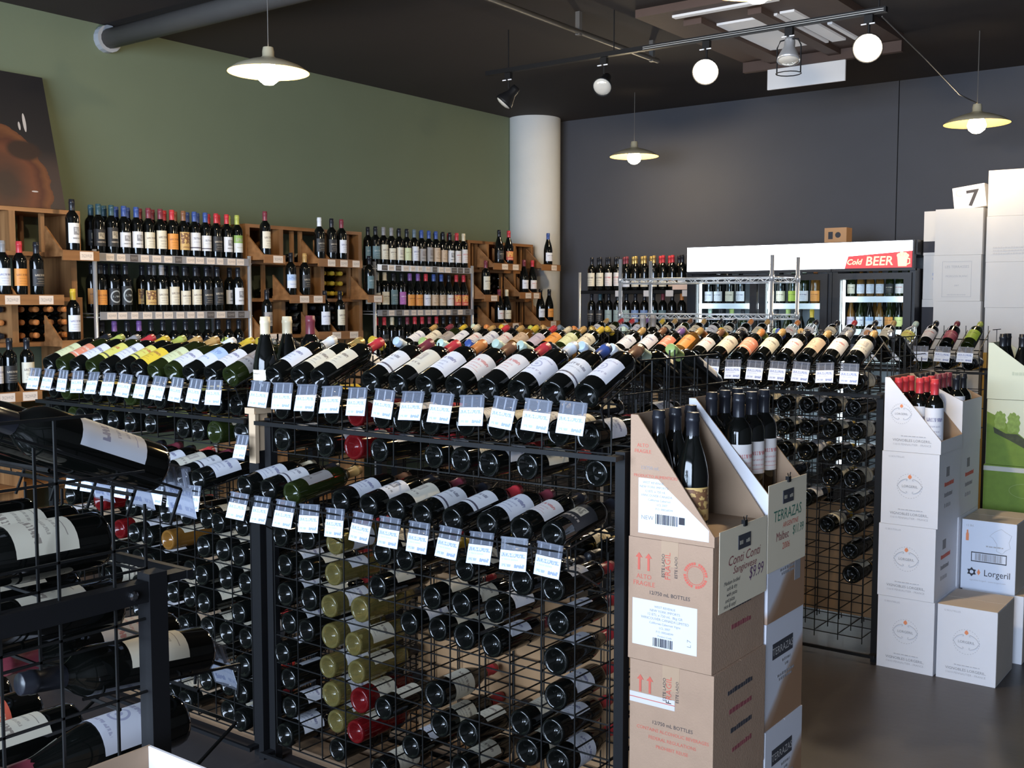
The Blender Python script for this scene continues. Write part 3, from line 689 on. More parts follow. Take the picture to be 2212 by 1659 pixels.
cabinet(4.862, 5.985, 'wooden cubby cabinet between the two chrome shelf units', C2,
        [(4.88, 1.845, 2.095), (5.178, 1.845, 2.095), (5.965, 1.845, 2.095), (4.88, 1.585, 1.845), (5.57, 1.585, 1.845), (5.96, 1.585, 1.845), (4.88, 1.325, 1.585), (5.19, 1.325, 1.585), (5.965, 1.325, 1.585), (5.19, .1, 1.325), (4.88, .1, 1.325), (5.965, .1, 1.325)],
        [(5.10, 1.845, 2.095), (5.33, 1.845, 2.095), (5.41, 1.845, 2.095), (5.88, 1.845, 2.095), (5.06, 1.585, 1.845), (5.47, 1.585, 1.845), (5.90, 1.585, 1.845), (5.08, 1.325, 1.585), (5.45, 1.325, 1.585), (5.86, 1.325, 1.585)],
        [(4.866, 5.05, 1.872, [(4.925, 'c', 'm', 'bordeaux')], 1), (5.36, 5.80, 1.862, [(5.425, 'b', 'w', 'bordeaux'), (5.545, 'b', 'k', 'bordeaux'), (5.645, 'w', 'm', 'bordeaux')], 3),
         (5.09, 5.42, 1.600, [(5.15, 'B', 'k', 'bordeaux'), (5.28, 'b', 't', 'bordeaux')], 2), (5.86, 6.015, 1.605, [(5.93, 'T', 'k', 'bordeaux')], 1),
         (5.35, 5.80, 1.338, [(5.47, 'w', 'k', 'bordeaux'), (5.62, 'c', 'k', 'bordeaux')], 2), (4.866, 5.04, 1.338, [(4.93, 'g', 'k', 'bordeaux')], 2)])
cubby(5.59, 5.94, 1.585, 3, 4, 'yy', C2); cubby(5.21, 5.55, 1.585, 1, 4, 'kd', C2); cubby(4.90, 5.55, 1.585, 1, 7, 'k', C2) if False else None
cubby(5.21, 5.94, 1.845, 1, 8, 'kk', C2); cubby(5.21, 5.94, 1.325, 3, 8, 'k', C2); cubby(4.9, 5.17, 1.325, 1, 3, 'k', C2)
C3 = 'pillar cabinet'
cabinet(7.27, 8.24, 'wooden cubby cabinet in front of the white pillar', C3,
        [(7.29, 1.845, 2.095), (7.55, 1.845, 2.095), (7.95, 1.845, 2.095), (8.225, 1.845, 2.095), (7.29, 1.585, 1.845), (7.55, 1.585, 1.845), (7.95, 1.585, 1.845), (8.225, 1.585, 1.845), (7.29, .1, 1.585), (7.55, 1.325, 1.585), (7.95, 1.325, 1.585), (8.225, .1, 1.585)],
        [(7.40, 1.845, 2.095), (7.46, 1.845, 2.095), (8.04, 1.845, 2.095), (8.12, 1.845, 2.095), (7.82, 1.585, 1.845), (8.05, 1.585, 1.845), (8.06, 1.325, 1.585), (8.14, 1.325, 1.585)],
        [(7.40, 7.80, 1.890, [(7.55, 'b', 'k', 'burgundy'), (7.69, 'R', 'r', 'burgundy')], 2), (8.12, 8.42, 1.900, [(8.30, 'w', 'b', 'burgundy')], 1),
         (7.275, 7.47, 1.615, [(7.36, 'c', 'm', 'bordeaux')], 1), (7.78, 8.10, 1.640, [(7.92, 'w', 'm', 'burgundy'), (8.05, 'v', 'r', 'burgundy')], 2),
         (7.40, 7.80, 1.370, [(7.55, 'v', 'm', 'burgundy'), (7.66, 'c', 'c', 'burgundy')], 2), (8.10, 8.42, 1.380, [(8.18, 'w', 'k', 'burgundy'), (8.32, 'o', 'k', 'burgundy')], 1)])
cubby(7.31, 7.53, 1.845, 1, 2, 'k', C3); cubby(7.57, 7.93, 1.585, 3, 4, 'mk', C3); cubby(7.31, 7.53, 1.325, 3, 2, 'k', C3)

# ------------------------------------------------------------------ poster leaning on the wall above the cabinet
def poster_mat():
    m = bpy.data.materials.new('poster_print'); m.use_nodes = True; nt = m.node_tree; Lk = nt.links; b = nt.nodes['Principled BSDF']; b.inputs['Roughness'].default_value = .55
    uv = nt.nodes.new('ShaderNodeUVMap')
    def ramp(src, pts):
        r = nt.nodes.new('ShaderNodeValToRGB'); Lk.new(src, r.inputs[0]); e = r.color_ramp.elements
        while len(e) < len(pts): e.new(.5)
        for i, (p, c) in enumerate(pts): e[i].position = p; e[i].color = (*c, 1)
        return r.outputs[0]
    def dist(cx, cy, sx, sy):
        mp = nt.nodes.new('ShaderNodeMapping'); mp.inputs['Location'].default_value = (-cx*sx, -cy*sy, 0); mp.inputs['Scale'].default_value = (sx, sy, 0); Lk.new(uv.outputs[0], mp.inputs[0])
        l = nt.nodes.new('ShaderNodeVectorMath'); l.operation = 'LENGTH'; Lk.new(mp.outputs[0], l.inputs[0]); return l.outputs['Value']
    n = nt.nodes.new('ShaderNodeTexNoise'); n.inputs['Scale'].default_value = 9; n.inputs['Detail'].default_value = 5; Lk.new(uv.outputs[0], n.inputs['Vector'])
    ad = nt.nodes.new('ShaderNodeMath'); ad.operation = 'MULTIPLY_ADD'; Lk.new(n.outputs['Fac'], ad.inputs[0]); ad.inputs[1].default_value = .25; Lk.new(dist(.80, .16, 5.2, 2.0), ad.inputs[2])
    big = ramp(ad.outputs[0], [(.0, (.03, .018, .014)), (.30, (.04, .02, .015)), (.50, (.085, .03, .016)), (.66, (.13, .04, .018)), (.80, (.07, .02, .011)), (.92, (.15, .055, .02)), (1., (.10, .03, .014))])
    inm = nt.nodes.new('ShaderNodeMath'); inm.operation = 'LESS_THAN'; Lk.new(ad.outputs[0], inm.inputs[0]); inm.inputs[1].default_value = .98
    base = ramp(dist(.5, -.1, .2, 1.0), [(.0, (.05, .035, .03)), (.42, (.045, .028, .024)), (.55, (.012, .010, .012)), (1., (.010, .009, .011))])
    mx = nt.nodes.new('ShaderNodeMix'); mx.data_type = 'RGBA'; Lk.new(inm.outputs[0], mx.inputs[0]); Lk.new(base, mx.inputs[6]); Lk.new(big, mx.inputs[7])
    cur = mx.outputs[2]
    dk = ramp(dist(.885, .42, 11., 9.), [(.0, (1, 1, 1)), (.55, (1, 1, 1)), (.75, (0, 0, 0)), (1., (0, 0, 0))])
    m3 = nt.nodes.new('ShaderNodeMix'); m3.data_type = 'RGBA'; Lk.new(dk, m3.inputs[0]); Lk.new(cur, m3.inputs[6]); m3.inputs[7].default_value = (.03, .014, .01, 1); cur = m3.outputs[2]
    for cx, cy, sx, sy in ((.905, .63, 90, 7.2), (.885, .60, 120, 16), (.90, .12, 30, 60)):
        lt = nt.nodes.new('ShaderNodeMath'); lt.operation = 'LESS_THAN'; Lk.new(dist(cx, cy, sx, sy), lt.inputs[0]); lt.inputs[1].default_value = .5 if sy < 50 else .35
        m2 = nt.nodes.new('ShaderNodeMix'); m2.data_type = 'RGBA'; Lk.new(lt.outputs[0], m2.inputs[0]); Lk.new(cur, m2.inputs[6]); m2.inputs[7].default_value = (.5, .45, .42, 1); cur = m2.outputs[2]
    Lk.new(cur, b.inputs['Base Color']); return m
W_, H_ = 1.75, .83
b = MB(); b.box(-W_/2, W_/2, 0, .035, 0, H_)
me = b.mesh('poster', [poster_mat()]); uvl = me.uv_layers.new(name='UVMap')
for lp in me.loops:
    v = me.vertices[lp.vertex_index].co; uvl.data[lp.index].uv = (v.x/W_ + .5, v.z/H_)
po = link('canvas_poster', me); po.matrix_world = Matrix.Translation((-6.03, 3.60 - W_/2, 2.106)) @ Matrix.Rotation(R(90), 4, 'Z') @ Matrix.Rotation(R(-15), 4, 'X')
tag(po, 'dark canvas poster of amber glass leaning above the wooden cabinet', 'poster')

# ------------------------------------------------------------------ shelf along the slate wall
bs = empty('black_shelf_unit', (-4.85, 8.5, 0), 'dark wire shelf unit of wines on the slate wall, with one pale post', 'shelf unit')
T = Matrix.Translation((4.85, -8.5, 0))
for x in (-5.45, -4.24):
    for y in (8.31, 8.72):
        b = MB(); b.rod((x, y, 0), (x, y, 1.83), .0135, 8, smooth=True); link('post', b.mesh('post', [CHROME if y < 8.5 else BLACK]), bs, T)
for z in (1.664, 1.338, 1.0, .6, .2):
    b = MB(); b.box(-5.45, -4.24, 8.305, 8.315, z - .03, z); b.box(-5.45, -4.24, 8.715, 8.725, z - .03, z)
    for k in range(17): b.rod((-5.44 + .075*k, 8.31, z - .004), (-5.44 + .075*k, 8.72, z - .004), .003, 4, caps=False)
    for k in range(5): b.box(-5.45, -4.24, 8.33 + .085*k, 8.37 + .085*k, z - .012, z - .008)
    s = link('shelf', b.mesh('shelf', [BLACK]), bs, T)
    if z > 1.2:
        for x in ((-5.03, -4.74, -4.52, -4.36, -4.29) if z > 1.5 else (-5.1, -4.95, -4.8)):
            cb = MB(); cb.box(x - .037, x + .037, 8.302, 8.3045, z - .055, z - .002); me = cb.mesh('price_card', [mat('plain_card', (.62, .60, .62), .6)]); link('price_card', me, s)
for i, x in enumerate([-5.36 + .0925*i for i in range(12)]):
    bottle((x, 8.37, 1.665), 'bordeaux', 'd', 'ccvvwcccctwC'[i], 'kkkkmdddrrkk'[i], yaw=0, span=(.04, .16) if i < 4 else (.03, .085), rowkey=('pillar end', 'top shelf', 'slate-wall shelves'))
    bottle((x + .01, 8.47, 1.665), 'bordeaux', 'd', 'c', 'kkkkmdddrrkk'[(i + 1) % 12], yaw=0, rowkey=('pillar end', 'top shelf second line', 'slate-wall shelves'))
    bottle((x, 8.37, 1.339), 'bordeaux', 'd', 'bbeeeuuTTbbb'[i], 'kTkkkkkkmkor'[i], yaw=0, span=(.04, .15), rowkey=('pillar end', 'second shelf', 'slate-wall shelves'))
b = MB(); b.box(-4.50, -4.28, 8.318, 8.322, 1.667, 1.712); tag(b.build('shelf_leaflet', mat('pinkish_paper', (.74, .55, .47), .6)), 'pinkish leaflet propped on the slate-wall shelf edge by the fridge', 'leaflet')

# ------------------------------------------------------------------ drink fridges
FR = mat('fridge_black', (.020, .021, .026), .4)
SIGN = emission('backlit_sign_white', (.92, .95, 1.0), 5.0)
SIGNRED = mat('sign_red', (.55, .05, .06), .4, emit=(.75, .07, .07), es=.55)
SIGNCREAM = mat('sign_cream', (.8, .65, .4), .4, emit=(.95, .72, .42), es=.75)
TUBE = emission('fridge_tube', (.88, .94, 1.0), 14.0)
LINER = mat('fridge_liner', (.42, .45, .48), .5)
def fridge(x0, x1, doors, label, shelf_z, red=False):
    y0, y1 = 7.90, 8.62; cx = (x0 + x1)/2
    f = empty('drinks_fridge', (cx, 8.26, 0), label, 'fridge')
    T = Matrix.Translation((-cx, -8.26, 0)); L = lambda n, b, m, p=f: link(n, b.mesh(n, m if isinstance(m, list) else [m]), p, T if p is f else None)
    b = MB(); b.box(x0, x0 + .04, y0 + .03, y1, .04, 1.80); b.box(x1 - .04, x1, y0 + .03, y1, .04, 1.80); b.box(x0, x1, y1 - .04, y1, .04, 2.0); b.box(x0, x1, y0 + .06, y1, 1.90, 2.005); b.box(x0, x1, y0 + .03, y1, .04, .16)
    b.box(x0 + .04, x1 - .04, y1 - .046, y1 - .04, .16, 1.90, 1); L('cabinet_body', b, [FR, LINER])
    h = MB(); h.box(x0 + .008, x1 - .008, y0 + .012, y0 + .06, 1.80, 2.003); h.box(x0, x1, y0 + .004, y0 + .06, 1.785, 1.80); hd = L('header_box', h, FR)
    if not red:
        s = MB(); s.box(x0 + .012, x1, y0 + .002, y0 + .012, 1.806, 1.998); L('lit_sign', s, SIGN, f)
    else:
        s = MB(); s.prism([(x0, 1.806), (x0 + .10, 1.806), (x0 + .125, 1.895), (x1 - .02, 1.925), (x1 - .02, 1.998), (x0, 1.998)], y0 + .002, y0 + .012); L('lit_sign', s, SIGN, f)
        s = MB(); s.prism([(x0 + .10, 1.806), (x1 - .02, 1.806), (x1 - .02, 1.925), (x0 + .125, 1.895)], y0 + .001, y0 + .011); rb = L('red_banner', s, SIGNRED, f); rb['label'] = 'red beer banner'
        for (tx, sz, xx, zz, sh) in (('Cold', .056, x0 + .168, 1.834, .3), ('BEER', .092, x0 + .352, 1.826, .12)):
            textobj('banner_lettering', tx, sz, T @ face_front(xx, y0 - .0005, zz), SIGNCREAM, f, shear=sh, bold=.0015)
        g = MB(); g.prism([(x1 - .115, 1.815), (x1 - .055, 1.815), (x1 - .050, 1.885), (x1 - .122, 1.885)], y0 - .002, y0 + .001)
        for dx, dz, r in ((-.11, 1.893, .016), (-.09, 1.902, .018), (-.068, 1.898, .017), (-.052, 1.890, .013)): g.rod((x1 + dx, y0 - .0035, dz), (x1 + dx, y0 + .001, dz), r, 10)
        g.tube([(x1 - .052, y0 - .001, 1.872), (x1 - .034, y0 - .001, 1.866), (x1 - .034, y0 - .001, 1.836), (x1 - .054, y0 - .001, 1.828)], .005, 6)
        L('beer_mug_emblem', g, SIGNCREAM)
    n = len(doors)
    for (a, c) in doors:
        d = MB(); A, Cc, zb, zt = a - .055, c + .055, .17, 1.77
        for q in ((A, a, zb, zt), (c, Cc, zb, zt), (a, c, zb, zb + .07), (a, c, 1.725, zt)): d.box(q[0], q[1], y0 + .005, y0 + .045, q[2], q[3])
        dr = L('door', d, FR)
        g = MB(); g.box(a, c, y0 + .018, y0 + .024, .24, 1.725); link('glass_pane', g.mesh('glass_pane', [pane('fridge_glass', (.88, .93, .94), .07)]), dr)
        g = MB(); hx = A + .018 if a > x1 - .7 and n > 1 else A + .018; g.box(hx - .008, hx + .008, y0 - .02, y0 + .005, .95, 1.35); link('door_handle', g.mesh('door_handle', [FR]), dr)
        g = MB(); g.rod((a + .008, y0 + .07, .25), (a + .008, y0 + .07, 1.72), .010, 8); g.rod((c - .008, y0 + .07, .25), (c - .008, y0 + .07, 1.72), .010, 8); L('light_tube', g, TUBE)
    for z in shelf_z:
        s = MB(); s.box(x0 + .05, x1 - .05, y0 + .15, y1 - .06, z - .010, z - .004)
        sh = L('shelf', s, mat('fridge_shelf', (.55, .58, .62), .35))
        s = MB(); s.box(x0 + .05, x1 - .05, y0 + .142, y0 + .150, z - .040, z + .004); link('shelf_front_strip', s.mesh('shelf_front_strip', [mat('fridge_strip', (.80, .84, .88), .4)]), sh)
    return f
fridge(-4.155, -2.945, [(-4.061, -3.594), (-3.463, -3.026)], 'black two-door drinks fridge with blank glowing white header', (1.545, 1.20, .86, .5))
fridge(-2.941, -2.335, [(-2.874, -2.410)], 'black single-door beer fridge with red banner on its glowing header', (1.597, 1.352, 1.12, .8, .5), red=True)
def fb(x, z, sh, g, lb, cp, tier, key, y=8.13, name=None, sp=None): bottle((x, y, z), sh, g, lb, cp, span=sp, rowkey=('pillar end', tier, key), name=name)
for x, g, lb, cp in ((-4.055, 'd', 'w', 'k'), (-3.972, 'd', 'w', 'w'), (-3.87, 'd', 'c', 'k'), (-3.775, 'd', 'w', 'k'), (-3.52, 'n', 'c', 'g'), (-3.43, 'd', 'c', 'k'), (-3.33, 'n', 'G', 'g'), (-3.24, 'n', 'w', 'g'), (-3.15, 'a', 'o', 'o')):
    fb(x, 1.546, 'bordeaux', g, lb, cp, 'upper shelf', 'two-door fridge', sp=(.02, .10))
for i in range(11):
    x = -4.05 + .097*i
    fb(x, 1.201, 'champagne' if i % 3 else 'bordeaux', 'n' if i % 2 else 'd', 'wlTwl'[i % 5], 'gkGky'[i % 5], 'second shelf', 'two-door fridge', y=8.14)
for i, (lb, cp) in enumerate((('c', 'y'), ('q', 'w'), ('q', 'w'), ('q', 'w'), ('b', 'm'), ('v', 'k'), ('v', 'r'))):
    fb(-2.866 + .072*i, 1.598, 'beer', 'a' if i in (1, 2, 3) else 'n', lb, cp, 'upper shelf', 'beer fridge', name='beer_bottle')
for i, (lb, cp) in enumerate((('L', 'k'), ('w', 'B'), ('B', 'l'), ('w', 'b'), ('o', 'y'), ('l', 'c'), ('v', 'w'))):
    fb(-2.866 + .072*i, 1.353, 'beer', 'and'[i % 3], lb, cp, 'second shelf', 'beer fridge', name='beer_bottle')
    fb(-2.866 + .072*i, 1.353, 'beer', 'dna'[i % 3], 'c', cp, 'second shelf rear', 'beer fridge', name='beer_bottle', y=8.24)
# little carton on the fridge
bx = empty('small_carton', (-2.975, 8.12, 2.006), 'small orange brown carton standing on top of the drinks fridges', 'carton')
b = MB(); b.box(-.085, .085, -.06, .06, 0, .115); b.build('carton_body', mat('orange_carton', (.52, .28, .13), .7), bx)
b = MB(); b.box(-.055, -.02, -.0612, -.06, .03, .085); b.rod((.02, -.061, .06), (.02, -.06, .06), .022, 12); b.build('printed_mark', INK, bx)

# ------------------------------------------------------------------ empty chrome shelf
ch = empty('chrome_shelf_rack', (-3.573, 7.13, 0), 'empty chrome wire shelving standing in front of the fridges', 'shelving')
T = Matrix.Translation((3.573, -7.13, 0))
for x in (-4.168, -2.978):
    for y in (6.9, 7.35):
        b = MB(); b.rod((x, y, .03), (x, y, 1.875), .0135, 12, smooth=True); b.rod((x, y, 0), (x, y, .03), .02, 10)
        for z in (1.70, 1.44, .9): b.rod((x, y, z), (x, y, z + .045), .0175, 12, smooth=True)
        link('post', b.mesh('post', [CHROME]), ch, T)
for z in (1.728, 1.470, .93, .35):
    b = MB()
    for (p, q) in (((-4.155, 6.9), (-2.99, 6.9)), ((-4.155, 7.35), (-2.99, 7.35)), ((-4.168, 6.91), (-4.168, 7.34)), ((-2.978, 6.91), (-2.978, 7.34))):
        for dz in (0, -.032): b.rod((*p, z + dz), (*q, z + dz), .0042, 6, smooth=True)
        n = 26 if p[1] == q[1] else 10; P0 = Vector((*p, z)); Q0 = Vector((*q, z))
        b.tube([P0.lerp(Q0, k/n) + Vector((0, 0, -.032*(k % 2))) for k in range(n + 1)], .0025, 4, caps=False)
    for k in range(44): b.rod((-4.15 + .0266*k, 6.9, z + .003), (-4.15 + .0266*k, 7.35, z + .003), .0022, 4, caps=False)
    for y in (7.05, 7.2): b.rod((-4.16, y, z - .002), (-2.985, y, z - .002), .004, 5, caps=False)
    link('wire_shelf', b.mesh('wire_shelf', [CHROME]), ch, T)
# ------------------------------------------------------------------ cartons
CT = 'carton'
def carton(x0, x1, y0, y1, z0, z1, label, m=BROWN, group=None, tape=None, flaps=True):
    c = empty('wine_carton', ((x0 + x1)/2, (y0 + y1)/2, z0), label, CT, group)
    w_, d_, h_ = (x1 - x0)/2 - .0012, (y1 - y0)/2 - .0012, z1 - z0 - .001
    b = MB(); b.box(-w_, w_, -d_, d_, 0, h_ - .004)
    # top flaps meet on the centre line with a small gap
    b.box(-w_, w_, -d_, -.0015, h_ - .004, h_); b.box(-w_, w_, .0015, d_, h_ - .004, h_)
    b.build('carton_body', m, c)
    if tape:
        t = MB(); t.box(-.024, .024, -d_ - .0006, -d_, h_*.80, h_); t.box(-.024, .024, -d_, d_, h_, h_ + .0006); t.build('packing_tape', tape, c)
    c['_w'] = w_; c['_d'] = d_; c['_h'] = h_
    return c
def cut_carton(x0, x1, y0, y1, z0, z1, zlow, label, mo, mi=BROWNIN, lip=.02, pad=0.):
    """open carton, its top cut on the slant: high on the rack side (x0), low on the aisle side (x1)"""
    c = empty('cut_wine_carton', ((x0 + x1)/2, (y0 + y1)/2, z0), label, CT, 'cartons cut open on the slant')
    w_, d_, h_, l_ = (x1 - x0)/2 - .0012, (y1 - y0)/2 - .0012, z1 - z0, zlow - z0; t = .004
    b = MB(); b.box(-w_ + t, w_ - t, -d_ + t, d_ - t, 0, t, 1); b.build('floor_panel', [mo, mi], c)
    if pad: b = MB(); b.box(-w_ + t + .001, w_ - t - .001, -d_ + t + .001, d_ - t - .001, t, t + pad); b.build('bottle_pad', mi, c)
    b = MB(); b.prism([(-w_, 0), (w_, 0), (w_, l_), (-w_ + lip, h_), (-w_, h_)], -d_, -d_ + t, 1, None, 0); b.build('front_panel', [mo, mi], c)
    b = MB(); b.prism([(-w_, 0), (w_, 0), (w_, l_), (-w_ + lip, h_), (-w_, h_)], d_ - t, d_, 1); b.build('back_panel', [mo, mi], c)
    b = MB(); b.box(-w_, -w_ + t, -d_ + t, d_ - t, 0, h_, 1); b.add([(-w_ - .0003, -d_, 0), (-w_ - .0003, d_, 0), (-w_ - .0003, d_, h_), (-w_ - .0003, -d_, h_)], [(0, 3, 2, 1)], 0); b.build('high_panel', [mo, mi], c)
    b = MB(); b.box(w_ - t, w_, -d_ + t, d_ - t, 0, l_, 1); b.add([(w_ + .0003, -d_, 0), (w_ + .0003, d_, 0), (w_ + .0003, d_, l_), (w_ + .0003, -d_, l_)], [(0, 1, 2, 3)], 0); b.build('low_panel', [mo, mi], c)
    return c
def panel(name, parent, x0, x1, z0, z1, y, m, th=.0006):
    b = MB(); b.box(x0, x1, y - th, y, z0, z1); return b.build(name, m, parent)
def lines(name, parent, xs, zs, y, h, m, right=False, seed=1):
    """rows of tiny printed words as small flat bars"""
    j = random.Random(seed); b = MB()
    for z, (xa, xb) in zip(zs, xs):
        x = xa
        while x < xb - .002:
            w_ = min(j.uniform(.007, .018), xb - x)
            if right: b.box(y, y + .0005, x, x + w_, z, z + h*j.uniform(.75, 1))
            else: b.box(x, x + w_, y - .0005, y, z, z + h*j.uniform(.75, 1))
            x += w_ + .003
    return b.build(name, m, parent)
def barcode(parent, x, z, w_, h_, y, m=INK, seed=3):
    j = random.Random(seed); b = MB(); q = 0
    while q < w_:
        t = j.choice((.0014, .0022, .0034)); b.box(x + q, x + min(q + t, w_), y - .0005, y, z, z + h_); q += t + j.choice((.0014, .002, .003))
    return b.build('barcode', m, parent)
def up_arrows(parent, x, z, s, y, m=RED_INK):
    b = MB()
    for dx in (0, s*.62):
        b.prism([(x + dx - s*.07, z), (x + dx + s*.07, z), (x + dx + s*.07, z + s*.72), (x + dx + s*.22, z + s*.72), (x + dx, z + s), (x + dx - s*.22, z + s*.72), (x + dx - s*.07, z + s*.72)], y - .0006, y)
    return b.build('printed_arrows', m, parent)
TAPE = mat('clear_brown_tape', (.46, .31, .20), .3)
# --- brown stack by the first rack
X0, X1, Y0, Y1 = -1.396, -1.156, 2.365, 2.675
ZT = (0, .318, .636, .955)
names = ('lowest brown carton in the slant-cut stack beside the first rack', 'brown carton third from the top of its stack, with paper tape scrap', 'brown carton with white address label under the slant-cut one')
cs = [carton(X0 + dx, X1 + dx, Y0, Y1, ZT[i], ZT[i + 1], names[i], tape=TAPE, group='stacked brown cartons') for i, dx in ((0, .002), (1, .004), (2, -.003))]
for i, c in enumerate(cs):
    d_ = c['_d']; y = -d_ - .0007; h_ = c['_h']; w_ = c['_w']
    up_arrows(c, -.088, .235, .045, y)
    for q, s in enumerate(('ALTO', 'FRAGILE')):
        if i == 2: textobj('printed_lettering', s, .017, face_front(-.073, y, .213 - .018*q), RED_INK, c)
    for k, (dx, m, s) in enumerate(((-.014, INK, .012), (.002, RED_INK, .022), (.022, INK, .011))):
        t = textobj('tape_lettering', 'FRAGIL' if k == 1 else 'ESTE LADO', s, Matrix.Translation((dx, -d_ - .0012, .255)) @ Matrix.Rotation(R(90), 4, 'X') @ Matrix.Rotation(R(90), 4, 'Z'), m, c)
    if i == 2:
        b = MB()
        for r in (.033, .024):
            n = 28
            for a in range(n):
                if r > .03 and a % 7 == 6: continue
                a0, a1 = 2*math.pi*a/n, 2*math.pi*(a + .8)/n
                b.add([(.072 + rr*math.cos(aa), y, .243 + rr*math.sin(aa)) for rr, aa in ((r, a0), (r, a1), (r - (.007 if r > .03 else .002), a1), (r - (.007 if r > .03 else .002), a0))], [(0, 3, 2, 1)])
        b.build('printed_seal', RED_INK, c)
        textobj('printed_lettering', '12/750 mL BOTTLES', .0135, face_front(0, y, .176), INK, c)
        lb = panel('address_label', c, -.106, .078, .040, .160, -d_, mat('label_white', (.80, .82, .90), .5))
        yy = -d_ - .0012
        for q, (s, k) in enumerate((('WEST REVENUE', .0085), ('NEW YORK IMPORTS', .009), ('12 BTL x 750 mL  8kg GR', .0095), ('VANCOUVER CANADA LIMITED', .0095), ('California Cabernet Vigna', .0085), ('LCL 2007', .008), ('P.O. 000268599', .0075), ('Product Code', .007))):
            textobj('label_lettering', s, k, face_front(-.012, yy, .143 - .0105*q), GREY_INK, lb)
        barcode(lb, -.045, .044, .058, .022, yy); textobj('label_lettering', 'L 7', .016, Matrix.Translation((.062, yy, .068)) @ Matrix.Rotation(R(90), 4, 'X') @ Matrix.Rotation(R(90), 4, 'Z'), GREY_INK, lb)
    if i == 1:
        b = MB(); b.box(-w_, .012, -d_ - .0012, -d_, .205, .232); b.build('paper_tape_scrap', mat('scrap_white', (.66, .62, .62), .6), c)
        b = MB(); b.box(-w_, .012, -d_ - .0016, -d_ - .0012, .2175, .2195); b.build('scrap_line', RED_INK, c)
    if i < 2:
        textobj('printed_lettering', '12/750 mL BOTTLES', .0135, face_front(.005, y, .158), INK, c)
        for q, s in enumerate(('CONTAINS ALCOHOLIC BEVERAGES', 'FEDERAL REGULATIONS', 'PROHIBIT REUSE')):
            textobj('printed_lettering', s, .0125, face_front(.005, y, .138 - .021*q), RED_INK, c, sx=1.0)
    for q in range(4): lines('printed_line', c, [(-.075 + .01*q, .07)], [.245 - .052*q], w_ + .0002, .013, MAROON_INK if q % 2 else INK, right=True, seed=q + 4*i)
cut = cut_carton(X0, X1, Y0, Y1, .955, 1.268, .980, 'brown carton cut on the slant, topmost of its stack, holding dark bottles', BROWN, pad=.017)
y = -cut['_d'] if '_d' in cut else -(Y1 - Y0)/2 + .0012
for q, s in enumerate(('ALTO', 'FRAGILE')): textobj('printed_lettering', s, .013, face_front(-.083, y - .0007, .232 - .015*q), RED_INK, cut)
textobj('printed_lettering', '12/750 mL', .0125, face_front(-.062, y - .0007, .176), GREY_INK, cut)
b = MB(); wq = (X1 - X0)/2
b.prism([(-.094, .012), (.104, .012), (.104, .040), (-.038, .153), (-.094, .153)], y - .0008, y); lb = b.build('address_label', _M['label_white'], cut)
textobj('printed_lettering', 'PRODUCTO ALIMENTICIO', .0105, face_front(-.046, y - .0007, .1555), RED_INK, cut)
yy = y - .0014
for q, (s, k, xx) in enumerate((('WEST REVENUE', .0085, -.052), ('NEW YORK IMPORTS', .0085, -.050), ('12 BTL x 750 mL', .0085, -.046), ('VANCOUVER CANADA', .0085, -.042), ('California Cabernet', .008, -.034), ('LCL 2007', .0075, -.026), ('P.O. 000268599', .0075, -.020))):
    textobj('label_lettering', s, k, face_front(xx, yy, .140 - .0108*q), GREY_INK, lb)
textobj('label_lettering', 'NEW', .0155, face_front(-.068, yy, .048), GREY_INK, lb); barcode(lb, -.044, .040, .062, .025, yy)
b = MB(); b.box(.022, .038, yy - .0005, yy, .046, .064); b.build('label_block', INK, lb)
for i, (x, yb) in enumerate(((-1.347, 2.425), (-1.347, 2.513), (-1.347, 2.60), (-1.250, 2.425))):
    bottle((x, yb, .9770), 'burgundy', 'd', 'f' if x > -1.3 else 'b', 'k', yaw=40, rowkey=('camera', 'inside slant-cut', 'brown carton'), span=(.03, .115), name='carton_wine_bottle')
# --- white and brown wave-print stack behind it
WAVE = None
def wave_mat():
    m = bpy.data.materials.new('wave_print_cardboard'); m.use_nodes = True; nt = m.node_tree; b = nt.nodes['Principled BSDF']; b.inputs['Roughness'].default_value = .6
    tc = nt.nodes.new('ShaderNodeTexCoord'); sp = nt.nodes.new('ShaderNodeSeparateXYZ'); nt.links.new(tc.outputs['Object'], sp.inputs[0])
    n = nt.nodes.new('ShaderNodeTexNoise'); n.inputs['Scale'].default_value = 7; nt.links.new(tc.outputs['Object'], n.inputs['Vector'])
    def mth(op, a, c, d=None):
        q = nt.nodes.new('ShaderNodeMath'); q.operation = op
        for i, x in enumerate((a, c, d)):
            if x is None: continue
            if isinstance(x, (int, float)): q.inputs[i].default_value = x
            else: nt.links.new(x, q.inputs[i])
        return q.outputs[0]
    s = mth('MULTIPLY_ADD', sp.outputs[1], -.75, sp.outputs[2]); s = mth('MULTIPLY_ADD', n.outputs['Fac'], .05, s)
    cr = nt.nodes.new('ShaderNodeValToRGB'); e = cr.color_ramp.elements; e.new(.5); e.new(.5)
    for k, (p, c) in enumerate(((.10, (.36, .20, .11)), (.135, (.48, .33, .24)), (.16, (.72, .72, .78)), (.9, (.74, .75, .82)))): e[k].position = p; e[k].color = (*c, 1)
    nt.links.new(s, cr.inputs[0]); nt.links.new(cr.outputs[0], b.inputs['Base Color']); return m
WAVE = wave_mat()
X0, X1, Y0, Y1 = -1.398, -1.156, 2.685, 2.945
zs = (0, .09, .388, .686, .984)
b = MB()
for k in range(3): b.box(X0, X1, Y0 + .02 + .085*k, Y0 + .075 + .085*k, .0, .07)
b.box(X0, X1, Y0, Y1, .07, .0895); tag(b.build('low_pallet', PLANK), 'small wooden pallet under the wave-printed white cartons', 'pallet')
